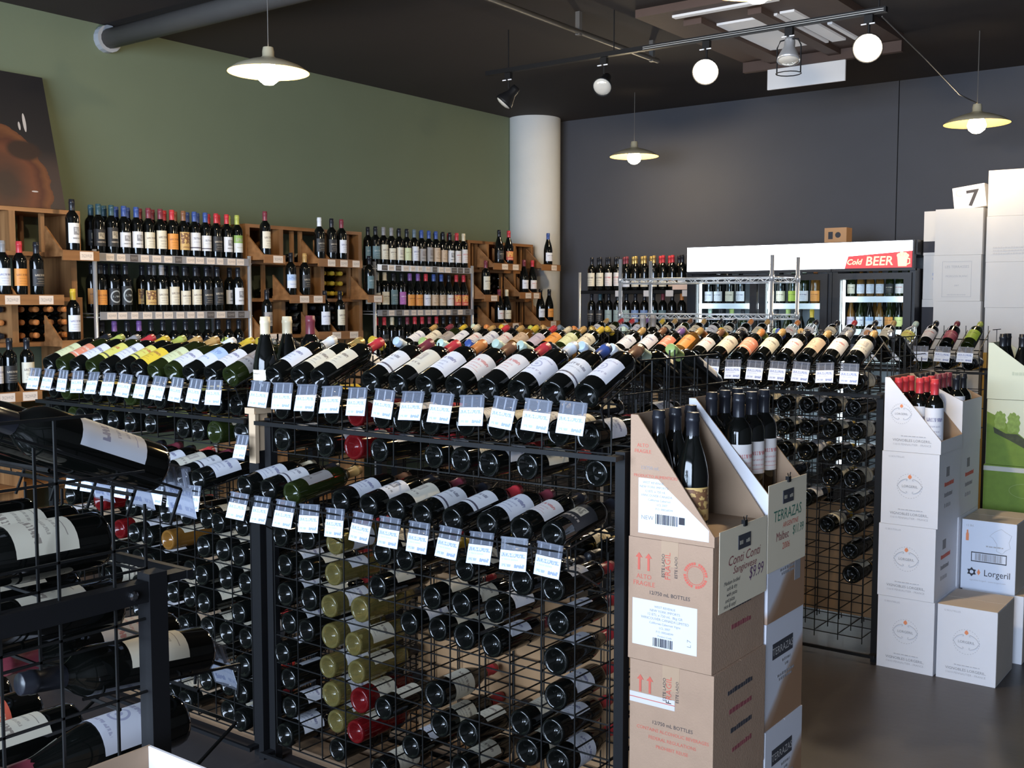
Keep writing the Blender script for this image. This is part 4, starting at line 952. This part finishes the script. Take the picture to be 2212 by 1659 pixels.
for i, nm in enumerate(('lowest wave-printed white carton behind the brown stack', 'middle wave-printed white carton behind the brown stack', 'wave-printed white carton just below the hanging handwritten signs')):
    c = carton(X0 + (.003, 0, .002)[i], X1 + (.003, 0, .002)[i], Y0, Y1, zs[i + 1], zs[i + 2], nm, m=WAVE, group='white cartons with brown wave print')
    w_ = c['_w']
    b = MB(); b.box(w_, w_ + .0008, -.085, .055, .188, .232); q = b.build('name_plate', INK, c); textobj('plate_lettering', 'TERRAZAS', .030, face_right(w_ + .0012, -.015, .199), mat('pale_lettering', (.55, .52, .5), .7), q)
    lines('printed_line', c, [(-.02, .04), (0, .03), (-.05, .07), (-.04, .05)], [.168, .153, .130, .118], w_ + .0002, .008, GREY_INK, right=True, seed=9)
    if i == 2:
        b = MB(); b.box(w_, w_ + .0006, .055, .095, .085, .145); b.build('stamp_block', GREY_INK, c)
cut2 = cut_carton(X0, X1, Y0, Y1, .984, 1.287, 1.038, 'white carton cut on the slant, behind the brown one, with pale-labelled bottles', WHITE, pad=.012)
for x in (-1.350, -1.268):
    for k in range(3): bottle((x, 2.731 + .083*k, 1.0008), 'bordeaux', 'd', 'v' if x > -1.3 else 'c', 'k', yaw=62, rowkey=('camera', 'inside white', 'wave-print carton'), span=(.075, .165), name='carton_wine_bottle')
# --- hanging handwritten signs
CRAFT = mat('cream_sign_paper', (.84, .73, .54), .75, noise=.03)
def sign(ya, yb, z0, z1, label, rows, x=-1.1535, skew=0.):
    s = empty('paper_sign', (x, (ya + yb)/2, z1), label, 'sign', 'handwritten paper signs clipped on the cartons')
    h = z1 - z0; w2 = (yb - ya)/2
    b = MB(); b.box(0, .0012, -w2, w2, -h, 0); b.build('sign_sheet', CRAFT, s)
    b = MB(); b.box(.0012, .003, -.036, .036, -.062, -.026); p = b.build('dark_logo_plate', INK, s); lines('plate_lettering', p, [(-.028, -.008), (.010, .030)], [-.050, -.050], .003, .010, mat('plate_gold', (.42, .38, .30), .6), right=True, seed=2)
    b = MB(); b.box(-.004, .006, -.008, .008, -.006, .010); b.rod((.003, -.004, .008), (.003, -.010, .02), .0014, 5); b.rod((.003, .004, .008), (.003, .010, .02), .0014, 5); b.build('binder_clip', BLACK, s)
    for (t, sz, yy, zz, m, sh, sx) in rows: textobj('handwriting', t, sz, face_right(.0018, yy, zz), m, s, shear=sh, sx=sx)
    return s
sign(2.385, 2.668, .785, .990, 'cream handwritten sign priced 9.99 clipped on the brown carton stack', (
    ('Conti Conti', .034, 0, -.094, MAROON_INK, .3, 1.15), ('Sangiovese', .027, .005, -.118, MAROON_INK, .3, 1.2), ('$9.99', .044, .075, -.150, mat('violet_ink', (.16, .07, .16), .8), .2, .9),
    ('Medium bodied', .0145, -.07, -.140, INK, .25, 1.), ('soft & dry', .0145, -.07, -.155, INK, .25, 1.), ('with pasta', .0145, -.07, -.170, INK, .25, 1.), ('and pizza', .0145, -.08, -.184, INK, .25, 1.), ('nice & easy!', .0145, -.08, -.198, INK, .25, 1.)))
sign(2.674, 2.938, .828, 1.066, 'cream handwritten sign in green and red priced 11.99 on the white cartons', (
    ('TERRAZAS', .043, 0, -.105, GREEN_INK, .05, .95), ('ARGENTINE', .020, .02, -.128, RED_INK, .1, 1.), ('Malbec', .034, -.035, -.160, MAROON_INK, .05, .9), ('$11.99', .036, .075, -.158, GREEN_INK, .1, .8), ('2006', .026, -.01, -.188, RED_INK, .1, 1.)))

# --- white crest-printed stack by the second rack
def crest(c, x, z, y, s=1.):
    """curled ring emblem with an orange leaf and small name"""
    b = MB()
    for sgn in (-1, 1):
        for up in (-1, 1):
            pts = [(x + sgn*s*.047*math.cos(R(t)), y, z + up*s*.032*math.sin(R(t))) for t in range(12, 74, 10)]
            q = pts[-1]; pts += [(q[0] + sgn*s*dx, y, q[2] + up*s*dz) for dx, dz in ((-.004, -.003), (-.003, -.007), (.001, -.007))]
            b.tube(pts, .0011*s, 4)
        b.tube([(x + sgn*s*.046, y, z + .006*s), (x + sgn*s*.052, y, z), (x + sgn*s*.046, y, z - .006*s)], .0011*s, 4)
    n = 30
    for a in range(n):
        a0 = 2*math.pi*a/n; rr = .052*s
        b.add([(x + r_*math.cos(q), y - .0002, z + r_*math.sin(q)) for r_, q in ((rr, a0), (rr, a0 + .1), (rr - .0016, a0 + .1), (rr - .0016, a0))], [(0, 3, 2, 1)])
    b.build('printed_emblem', PALE_INK, c)
    l = MB(); l.prism([(x - .008*s, z + .036*s), (x, z + .029*s), (x + .008*s, z + .036*s), (x + .006*s, z + .044*s), (x, z + .049*s), (x - .006*s, z + .044*s)], y - .0007, y); l.build('printed_leaf', ORANGE_INK, c)
    textobj('printed_lettering', 'LORGERIL', .0145*s, face_front(x, y - .0004, z - .006*s), GREY_INK, c)
def crest_face(c, full=True, cutz=None):
    d_ = c.get('_d', None); d_ = d_ if d_ else (4.89 - 4.56)/2 - .0012
    y = -d_ - .0006
    crest(c, 0, .168, y) if cutz is None else crest(c, -.046, .160, y, .82)
    textobj('printed_lettering', 'VIGNOBLES LORGERIL,', .0155, face_front(.0, y, .044), GREY_INK, c)
    textobj('printed_lettering', '11610 PENNAUTIER - FRANCE', .0118, face_front(.0, y, .028), PALE_INK, c)
    lines('printed_small_line', c, [(-.045, .055)], [.066], y, .003, PALE_INK)
    if full: textobj('printed_lettering', '12 BOUTEILLES', .010, face_front(-.058, y, .285), PALE_INK, c)
def side_print(c, n=3):
    w_ = c.get('_w', .117)
    b = MB(); b.box(w_, w_ + .0008, -.06, -.01, .205, .245); b.build('side_plate', GREY_INK, c)
    for k in range(n): lines('printed_line', c, [(-.08, .06 - .02*k)], [.165 - .045*k], w_ + .0004, .018, (RED_INK, GREY_INK, PALE_INK)[k], right=True, seed=k)
SHADED_SIDE = mat('shaded_white_cardboard', (.62, .56, .50), .75, noise=.06)  # white cardboard with the aisle-side shade mixed into its colour
X0, X1, Y0, Y1 = -1.462, -1.226, 4.558, 4.888
for i, nm in enumerate(('lowest crest-printed white carton of the stack at the second rack', 'crest-printed white carton second from the floor at the second rack', 'crest-printed white carton just under the slant-cut one with red capsules')):
    c = carton(X0 + (.0, -.004, .002)[i], X1 + (.0, -.004, .002)[i], Y0, Y1, .31*i, .31*(i + 1), nm, m=WHITE, group='white cartons printed with a crest'); crest_face(c); side_print(c)
c = cut_carton(X0 + .006, X1 + .006, Y0, Y1, .93, 1.24, .985, 'crest-printed white carton cut on the slant, holding red-capped bottles', WHITE); crest_face(c, False, 1)
for x, y in [(-1.412, 4.605 + .083*k) for k in range(3)] + [(-1.337, 4.648 + .083*k) for k in range(3)] + [(-1.2645, 4.605)]:
    bottle((x, y, .9345), 'bordeaux', 'd', 'w', 'r', yaw=20, rowkey=('camera', 'inside', 'crest carton'), span=(.05, .185), name='carton_wine_bottle')
Y0, Y1 = 4.893, 5.223
for i in range(3):
    c = carton(X0, X1, Y0, Y1, .31*i, .31*(i + 1), 'white carton hidden half behind the crest stack, %s from the floor' % ORD[i], m=WHITE, group='white cartons behind the crest stack'); side_print(c)
c = cut_carton(X0 - .003, X1 + .002, Y0, Y1, .93, 1.235, 1.125, 'white carton cut on the slant behind the red-capped bottles, holding dark ones', WHITE)
for k in range(3):
    for x in (-1.420, -1.3445): bottle((x, 4.942 + .083*k, .9345), 'bordeaux', 'd', 'w', 'k' if x < -1.4 else 'm', yaw=25, rowkey=('camera', 'inside', 'carton behind crest'), name='carton_wine_bottle')
bottle((-1.2688, 4.947, .9345), 'bordeaux', 'd', 'w', 'k', yaw=25, rowkey=('camera', 'at lip', 'carton behind crest'), span=(.04, .21), name='carton_wine_bottle')
bottle((-1.2688, 5.06, .9345), 'bordeaux', 'd', 'w', 'k', yaw=25, rowkey=('camera', 'past lip', 'carton behind crest'), name='carton_wine_bottle')
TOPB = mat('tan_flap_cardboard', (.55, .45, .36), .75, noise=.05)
def flaps_and_shaded_side(c):
    w_, d_, h_ = c['_w'], c['_d'], c['_h']
    b = MB(); b.box(-w_, w_, -d_, -.002, h_, h_ + .001); b.build('top_flap', TOPB, c); b = MB(); b.box(-w_, w_, .002, d_, h_, h_ + .001); b.build('top_flap', TOPB, c)
    b = MB(); b.box(w_, w_ + .001, -d_ + .003, d_ - .003, .004, h_ - .004); b.build('shaded_side_face', SHADED_SIDE, c)  # sheet painting the shade on the aisle side of the carton
c = carton(-1.218, -.984, 4.566, 4.862, 0, .31, 'single crest-printed white carton on the floor in front of the others', m=WHITE, group='white cartons printed with a crest'); crest_face(c); flaps_and_shaded_side(c)
c = carton(-1.215, -.962, 4.935, 5.235, 0, .297, 'white carton on the floor under the one with a map print', m=WHITE); flaps_and_shaded_side(c)
c = carton(-1.222, -.998, 4.93, 5.23, .298, .606, 'white carton printed with a map outline, barcode and name, on another carton', m=mat('bluish_white_cardboard', (.72, .77, .88), .55)); flaps_and_shaded_side(c)
y = -c['_d'] - .0006
b = MB(); fr = [(.03, .268), (.052, .280), (.07, .268), (.094, .255), (.084, .225), (.09, .20), (.07, .188), (.058, .172), (.035, .182), (.036, .212), (.018, .238), (.006, .244), (.016, .256), (.03, .268)]
b.tube([(px - .002, y, pz) for px, pz in fr], .0008, 4); b.build('printed_map', PALE_INK, c)
lines('printed_small_line', c, [(-.01, .06)], [.195], y, .006, PALE_INK)
b = MB()
for q in ((-.07, .075, .125, .129), (-.07, .075, .164, .168), (-.07, -.067, .125, .168), (.072, .075, .125, .168)): b.box(q[0], q[1], y - .0004, y, q[2], q[3])
b.build('barcode_frame', INK, c); barcode(c, -.054, .131, .112, .031, y, GREY_INK, 8)
textobj('printed_lettering', '12 Btl.', .013, face_front(-.078, y, .278), PALE_INK, c)
b = MB(); b.prism([(-.094, .215), (-.082, .215), (-.082, .243), (-.085, .252), (-.085, .262), (-.091, .262), (-.091, .252), (-.094, .243)], y - .0006, y); b.build('printed_bottle', ORANGE_INK, c)
textobj('printed_name', 'Lorgeril', .040, face_front(.038, y, .066), INK, c, sx=.86)
b = MB(); n = 12; pts = [((.021 if k % 2 else .0135)*math.cos(2*math.pi*k/n) - .066, (.021 if k % 2 else .0135)*math.sin(2*math.pi*k/n) + .078) for k in range(n)]
inn = [(.008*math.cos(2*math.pi*k/n) - .066, .008*math.sin(2*math.pi*k/n) + .078) for k in range(n)]
b.add([(p[0], y - .0004, p[1]) for p in pts + inn], [(k, (k + 1) % n, n + (k + 1) % n, n + k) for k in range(n)]); b.build('printed_star', INK, c)
b = MB(); b.prism([(-.037, .066), (-.030, .078), (-.037, .094), (-.044, .078)], y - .0006, y); b.build('printed_leaf', ORANGE_INK, c)
textobj('printed_lettering', 'vignobles-lorgeril - www.lorgeril.com', .0098, face_front(0, y, .040), PALE_INK, c)

# --- cream and green picture stack at the right edge
CREAM = mat('cream_print', (.62, .64, .48), .55, noise=.03); GRASS = mat('green_print', (.145, .235, .025), .6, noise=.18, nscale=40)
X0, X1, Y0, Y1 = -1.25, -.93, 5.40, 5.68
c = carton(X0, X1, Y0, Y1, 0, .26, 'lowest green printed carton, mostly behind the white ones', m=GRASS, group='green printed cartons')
c = carton(X0, X1, Y0, Y1, .261, .51, 'green printed carton second from the floor, behind the white ones', m=GRASS, group='green printed cartons')
c = carton(X0, X1, Y0, Y1, .511, .79, 'green printed carton with faint oval emblem below the vineyard picture', m=GRASS, group='green printed cartons')
d_ = c['_d']; b = MB(); b.tube([(.03 + .075*math.cos(a*.2618), -d_ - .0005, .165 + .034*math.sin(a*.2618)) for a in range(25)], .001, 4); b.build('printed_oval', mat('pale_green_ink', (.30, .38, .14), .7), c)
b = MB(); b.box(-.16, .16, -d_ - .0008, -d_, .250, .272); b.build('white_band', mat('band_grey_white', (.50, .50, .47), .6), c)
c = carton(X0 + .006, X1, Y0, Y1, .791, 1.10, 'cream and green carton printed with a sloping vineyard picture', m=CREAM, group='green printed cartons')
d_ = c['_d']; b = MB(); b.prism([(-.155, .0), (.155, .0), (.155, .055), (.05, .10), (-.03, .165), (-.10, .225), (-.155, .25)], -d_ - .0006, -d_); b.build('printed_hillside', GRASS, c)
b = MB()
for x_, z_, s_ in ((-.118, .172, 1.), (-.062, .158, 1.12)):
    pts = [(0, 0), (.012, -.005), (.026, .001), (.040, -.004), (.047, .010), (.044, .026), (.049, .040), (.043, .054), (.046, .066), (.038, .074), (.033, .070), (.028, .080), (.021, .084), (.014, .078), (.008, .081), (.003, .070), (-.003, .062), (.001, .046), (-.005, .034), (-.001, .018)]
    b.prism([(x_ + s_*p, z_ + s_*q_) for p, q_ in pts], -d_ - .0010, -d_ - .0006)
b.build('printed_bushes', mat('bush_print', (.20, .30, .06), .6, noise=.45, nscale=70), c)
b = MB(); b.prism([(-.125, .178), (-.07, .150), (-.02, .150), (.03, .115), (.085, .062), (.075, .050), (.02, .082), (-.05, .118), (-.12, .150)], -d_ - .0014, -d_ - .0010); b.build('printed_shade', mat('dark_olive_print', (.05, .06, .03), .7, noise=.5, nscale=60), c)
c = cut_carton(X0 + .004, X1, Y0, Y1, 1.101, 1.365, 1.14, 'cream carton cut on the slant on top of the green cartons', CREAM, CREAM)
lines('faint_script', c, [(-.05, .08)], [.115], -.1400, .016, mat('cream_ink', (.50, .54, .40), .7))
for i, x in enumerate((-1.195, -1.11, -1.025)):
    for k in range(2): bottle((x, 5.46 + .09*k, 1.106), 'burgundy', 'd', 'w', 'k', yaw=20, rowkey=('camera', 'inside', 'cream carton'), name='carton_wine_bottle')
# --- tall white case stacks at the back
def back_stack(x0, x1, y0, y1, ztop, n, h, nm, m=GREYW, only=None):
    out = []
    for k in range(n):
        z1 = ztop - k*h; z0 = max(0, z1 - h)
        if only and k >= only: break
        dx = random.Random(k + int(abs(x0)*100)).uniform(-.004, .004)
        out.append(carton(x0 + dx, x1 + dx, y0, y1, z0, z1, '%s, %s from the top' % (nm, ORD[k]), m=m, group='tall white case stacks by the fridges'))
    return out
mid = back_stack(-2.145, -1.835, 7.70, 8.01, 2.19, 7, .3129, 'plain white case in the stack right beside the fridges')
c = mid[1]; y = -c['_d'] - .0006
b = MB()
for q in ((-.095, .095, .028, .030), (-.095, .095, .268, .270), (-.095, -.093, .028, .27), (.093, .095, .028, .27)): b.box(q[0], q[1], y - .0003, y, q[2], q[3])
b.build('printed_border', PALE_INK, c)
for q, (s, k) in enumerate((('LES TERRASSES', .024), ('MORGON BLANC', .018), ('2007', .015), ('VIN DE BOURGOGNE', .0125))): textobj('printed_lettering', s, k, face_front(0, y, .225 - .062*q), PALE_INK, c)
lf = back_stack(-2.322, -2.01, 8.06, 8.36, 2.21, 7, .3158, 'white case with dark band in the stack behind, against the fridge', only=7)
for i in (0, 2):
    c = lf[i]; y = -c['_d'] - .0006; w_ = c['_w']
    b = MB(); b.box(-w_, -w_ + .14, y, y + .0006, .02 if i == 0 else .03, .10 if i == 0 else .26); b.build('dark_band', INK, c)
    b = MB(); b.box(-w_ + .08, -w_ + .13, y - .0004, y, .045, .07); b.build('band_mark', WHITE, c)
c = lf[1]; y = -c['_d'] - .0006; lines('printed_small_line', c, [(-.09, .0)]*2, [.17, .14], y, .02, mat('blue_grey_ink', (.45, .48, .6), .7))
rt = back_stack(-1.822, -1.49, 7.75, 8.06, 2.435, 8, .3044, 'plain white case in the tallest stack by the edge', only=4)
YEL = mat('yellow_cardboard', (.62, .36, .07), .7, noise=.08)
for k in range(4): carton(-1.822, -1.49, 7.75, 8.06, .3043*k, .3043*(k + 1), 'yellow orange case under the tallest white stack, %s from the floor' % ORD[k], m=YEL, group='yellow cases under the tallest white stack')
c = rt[1]; lines('printed_small_line', c, [(-.12, .12)]*3, [.09, .07, .05], -c['_d'] - .0006, .012, mat('faint_ink', (.62, .59, .57), .8))
s7 = empty('numbered_case', (-1.950, 7.90, 2.1905), 'white case printed with a large seven, tilted on top of a stack', CT)
Mx = Matrix.Rotation(R(-7), 4, 'Y') @ Matrix.Translation((0, 0, .012))
b = MB(); b.box(-.115, .095, -.03, .09, 0, .155, 0, Mx); b.build('carton_body', WHITE, s7)
t = textobj('printed_numeral', '7', .15, Mx @ face_front(.012, -.0306, .018), INK, s7, bold=.003, sx=1.15); t2 = textobj('printed_lettering', 'C', .07, Mx @ face_front(-.075, -.0306, .09), PALE_INK, s7)

# --- open white carton at the near corner rack
oc = empty('open_carton', (-1.155, .715, .63), 'open white carton with a bottle neck inside, topmost at the corner rack', CT)
b = MB(); w_, d_, h_, t = .118, .145, .31, .004; b.box(-w_, w_, -d_, d_, 0, t, 1); b.build('floor_panel', [WHITE, BROWNIN], oc)
for nm, a in (('side_panel', (-w_, -w_ + t, -d_, d_, 0, h_)), ('side_panel', (w_ - t, w_, -d_, d_, 0, h_)), ('end_panel', (-w_ + t, w_ - t, -d_, -d_ + t, 0, h_)), ('end_panel', (-w_ + t, w_ - t, d_ - t, d_, 0, h_))):
    b = MB(); b.box(*a); b.build(nm, BROWNIN if nm == 'side_panel' else WHITE, oc)
for i in range(2): carton(-1.273, -1.037, .57, .86, .315*i, .315*(i + 1), 'white carton under the open one at the corner rack, %s from the floor' % ORD[i], m=WHITE)
for i, (x, y) in enumerate(((-1.21, .80), (-1.12, .80))): bottle((x, y, .635), 'bordeaux', 'd', 'w', 'k', yaw=20, rowkey=('camera', 'inside', 'open corner carton'), name='carton_wine_bottle')
# ------------------------------------------------------------------ lamps
SHADEM = mat('enamel_shade', (.42, .36, .24), .35)
SHADEIN = mat('enamel_shade_inside', (.40, .27, .10), .4)
BULB = emission('lit_bulb', (1.0, .84, .55), 30.)
LAMPFACE = emission('lit_lamp_face', (1.0, .84, .62), 22.)
def pendant(x, y, z, label, pw):
    p = empty('pendant_lamp', (x, y, z), label, 'lamp', 'shallow dish pendant lamps')
    b = MB(); b.rod((0, 0, .105), (0, 0, 3.318 - z), .0028, 5, caps=False); b.build('cord', mat('cord_grey', (.12, .11, .10), .6), p)
    b = MB(); b.lathe([(.026, .105), (.030, .085), (.030, .06), (.045, .050), (.10, .035), (.165, .010), (.205, -.018), (.206, -.021)], 36, 0, True); b.build('shade', SHADEM, p)
    b = MB(); b.lathe([(.0285, .058), (.044, .047), (.10, .032), (.164, .008), (.203, -.020), (.206, -.021)][::-1], 36, 0, True); b.build('shade_lining', SHADEIN, p)
    b = MB(); b.lathe([(0, -.085), (.026, -.080), (.050, -.060), (.060, -.032), (.050, .000), (.026, .030), (.018, .050)], 20, 0, True); b.build('bulb', BULB, p)
    l = bpy.data.lights.new('pendant_light', 'POINT'); l.energy = pw; l.color = (1.0, .80, .52); l.shadow_soft_size = .05
    o = bpy.data.objects.new('pendant_light', l); COL.objects.link(o); o.location = (0, 0, -.10); o.parent = p
    return p
pendant(-4.356, 3.739, 2.745, 'lit dish pendant lamp hanging before the green wall', 55)
pendant(-4.703, 7.996, 2.805, 'lit dish pendant lamp hanging nearest the white pillar', 28)
pendant(-1.859, 7.553, 2.742, 'lit dish pendant lamp hanging above the white case stacks', 14)
pendant(-1.67, 3.70, 2.708, 'lit dish pendant lamp over the first aisle, at the top edge of the picture', 75)
tr = empty('lamp_track', (-3.17, 5.70, 3.06), 'black ceiling track carrying five lamp heads', 'lamp track')
b = MB(); b.box(-1.31, 1.31, -.017, .017, -.014, .014); b.build('track_rail', BLACK, tr)
b = MB(); b.box(-.12, 1.30, -.0195, -.017, -.009, -.005); b.box(-.12, 1.30, -.0195, -.017, .002, .005); b.build('conductor_strip', mat('bright_strip', (.75, .75, .72), .25, .6), tr)
for x in (-1.13, -.33, 1.27):
    b = MB(); b.rod((x, 0, .014), (x, 0, .258), .004, 6); b.build('drop_rod', BLACK, tr)
def head(x, label, face, lit=0., cage=False, spot=None, ln=.13):
    h = empty('track_lamp', (x, 5.70, 3.045), label, 'lamp', 'lamp heads on the ceiling track')
    b = MB(); b.box(-.022, .022, -.014, .014, -.045, -.001); b.rod((0, 0, -.10), (0, 0, -.045), .007, 8); b.build('track_adapter', BLACK, h)
    b = MB()
    for s in (-.022, .022): b.box(s - .014, s + .014, -.020, -.014, -.052, -.046)
    b.build('contact_tabs', mat('pale_tabs', (.8, .8, .82), .3), h)
    d = Vector(face).normalized(); q = d.to_track_quat('Z', 'X').to_matrix().to_4x4()
    M = Matrix.Translation((0, 0, -.155 if not cage else -.13)) @ q @ Matrix.Scale(1.25 if lit else 1.0, 4)
    b = MB(); b.lathe([(0, -.085), (.026, -.083), (.030, -.06), (.030, -.03), (.042, -.005), (.060, .035), (.062, .052), (.058, .050), (.040, .0), (.0, -.012)], 22, 0, True, M); b.build('lamp_housing', BLACK if not cage else CHROME, h)
    b = MB(); b.lathe([(.056, .044), (.05, .056), (.03, .064), (0, .067)], 20, 0, True, M); b.build('lamp_face', LAMPFACE if lit else mat('unlit_lamp_face', (.8, .76, .68), .15, .3), h)
    if cage:
        b = MB()
        for a in (0, 1): b.tube([((-1)**a*.0, 0, -.06), ((-1)**a*.05, 0, -.065), ((-1)**a*.068, 0, -.10), ((-1)**a*.068, 0, -.245)], .0042, 6)
        b.tube([(.068*math.cos(k*.5236), .068*math.sin(k*.5236), -.245) for k in range(13)], .003, 5); b.build('yoke', BLACK, h)
    if lit:
        l = bpy.data.lights.new('track_spot', 'SPOT'); l.energy = lit; l.color = (1., .82, .58); l.spot_size = R(95); l.spot_blend = .6; l.shadow_soft_size = .05
        o = bpy.data.objects.new('track_spot', l); COL.objects.link(o); o.parent = h
        o.location = Vector((0, 0, -.155)) + d*.12; o.rotation_euler = d.to_track_quat('-Z', 'Y').to_euler()
    return h
head(-4.30, 'dark track lamp tilted to the wall, first from the pillar', (-.55, -.35, -.75))
head(-3.57, 'small track lamp with open dish, second from the pillar', (.15, -.55, -.45))
head(-2.88, 'lit track lamp between the open dish and the caged one', (.30, -.80, -.48), 60)
head(-2.385, 'unlit caged track lamp with wire yoke', (.05, -.25, -.97), cage=True)
head(-1.95, 'lit track lamp at the far end of the track', (.22, -.85, -.42), 60)
b = MB(); b.tube([(-1.90, 5.75, 3.04), (-1.86, 6.4, 2.93), (-1.855, 7.1, 2.84), (-1.859, 7.54, 2.853)], .004, 5); tag(b.build('swag_cable', GREYPIPE), 'grey cable swagged from the track to the pendant above the white cases', 'cable')
# ------------------------------------------------------------------ build the bottles
DROP = set(); MASS = set()
DROP = {514,516,520,538,544,552,586,587,588,589,590,591,593,594,595,596,597,598,600,601,602,603,604,605,104,105,617,627,630,631,120,632,633,639,129,136,137,651,662,665,668,671,673,675,172,173,710,711,712,726,239,752,753,243,244,245,246,251,252,260,268,782,783,784,785,786,309,330,366,367,368,369,402,405,406,407,412,413,416,417,421,422,423,424,425,426,427,428,429,430,431,432,433,434,435,436,437,438,439,440,441,506,508,510}
MASS = {512,259,518,264,265,266,267,522,269,270,271,272,273,274,275,20,156,526,528,536,540,546,548,550,297,298,299,300,301,574,578,323,324,582,329,524,334,592,337,599,606,354,357,358,359,360,361,618,107,620,621,362,623,624,363,364,365,628,629,122,634,636,124,638,637,128,640,642,643,126,127,644,645,385,649,138,650,140,141,401,663,664,666,155,667,669,158,159,672,161,162,163,674,676,170,171,215,732,224,739,229,230,238,751,240}
rows = {}
for s in BOT:
    if s['i'] in DROP: continue
    rows.setdefault(s['row'], []).append(s)
for k, L in rows.items():
    for n, s in enumerate(L): s['n'] = n; s['of'] = len(L)
mass = {}
for s in BOT:
    if s['i'] in DROP: continue
    if s['i'] in MASS:
        for kind in ('body', 'cap', 'label'):
            m = {'body': GLASS[s['glass']][0], 'cap': CAP[s['cap']][0], 'label': LAB[s['lab']][0]}[kind]
            mass.setdefault('x', []).append((kind, s, m))
        continue
    gname = GLASS[s['glass']][1]; lname = LAB[s['lab']][1]; cname = CAP[s['cap']][1]
    name = s['name'] or {'c': 'white_wine_bottle', 'w': 'white_wine_bottle', 'n': 'white_wine_bottle', 'r': 'rose_wine_bottle', 'a': 'amber_wine_bottle', 'd': 'standing_wine_bottle' if s['M'].to_3x3().col[2].z > .95 else 'wine_bottle'}[s['glass']]
    end = s['row'][0]
    noun = 'beer bottle' if name == 'beer_bottle' else 'bottle'
    if end == 'post': end = 'stand end'
    elif end in ('carton', 'aisle'): end = end + ' end'
    elif end == 'camera end': end = 'poster end'
    elif end == 'camera': end = 'front'
    lab = '%s %s, %s label, %s cap, %s from %s, %s, %s' % (gname, noun, lname, cname, ORD[s['n']], end, s['row'][1], s['row'][2])
    if len(lab.split()) > 16: lab = lab.replace('fifth lower', 'fifth-lower').replace(' lower row', '-lower row').replace(' lying row', '-lying row').replace(' far-side row', '-far-side row').replace(' layer', '')
    o = link(name, part_mesh('body', s['shape'])); o.matrix_world = s['M']
    o.material_slots[0].link = 'OBJECT'; o.material_slots[0].material = GLASS[s['glass']][0]
    tag(o, lab, 'bottle', '%s, %s' % (s['row'][1], s['row'][2]))
    q = link('label', label_mesh(s['shape'], s['span'][0], s['span'][1], s['arc']), o)
    q.material_slots[0].link = 'OBJECT'; q.material_slots[0].material = LAB[s['lab']][0]
    q = link('capsule', part_mesh('cap', s['shape']), o)
    q.material_slots[0].link = 'OBJECT'; q.material_slots[0].material = CAP[s['cap']][0]
if mass:
    V, F, MI, UV, MT = [], [], [], [], []
    for kind, s, m in mass['x']:
        me = part_mesh(kind, s['shape']) if kind != 'label' else label_mesh(s['shape'], s['span'][0], s['span'][1], s['arc'])
        if m not in MT: MT.append(m)
        n = len(V); V += [tuple(s['M'] @ v.co) for v in me.vertices]
        ul = me.uv_layers[0].data if me.uv_layers else None
        for p in me.polygons:
            F.append([n + i for i in p.vertices]); MI.append(MT.index(m))
            for li in p.loop_indices: UV.append(tuple(ul[li].uv) if ul else (0., 0.))
    me = bpy.data.meshes.new('racked_bottles'); me.from_pydata(V, [], F)
    for m in MT: me.materials.append(m)
    me.polygons.foreach_set('material_index', MI); me.polygons.foreach_set('use_smooth', [True]*len(F))
    u = me.uv_layers.new(name='UVMap'); u.data.foreach_set('uv', [c for p in UV for c in p]); me.update()
    o = link('racked_bottles', me); tag(o, 'remaining bottles lying deep in the racks and cubbies', 'bottles', None, 'stuff')
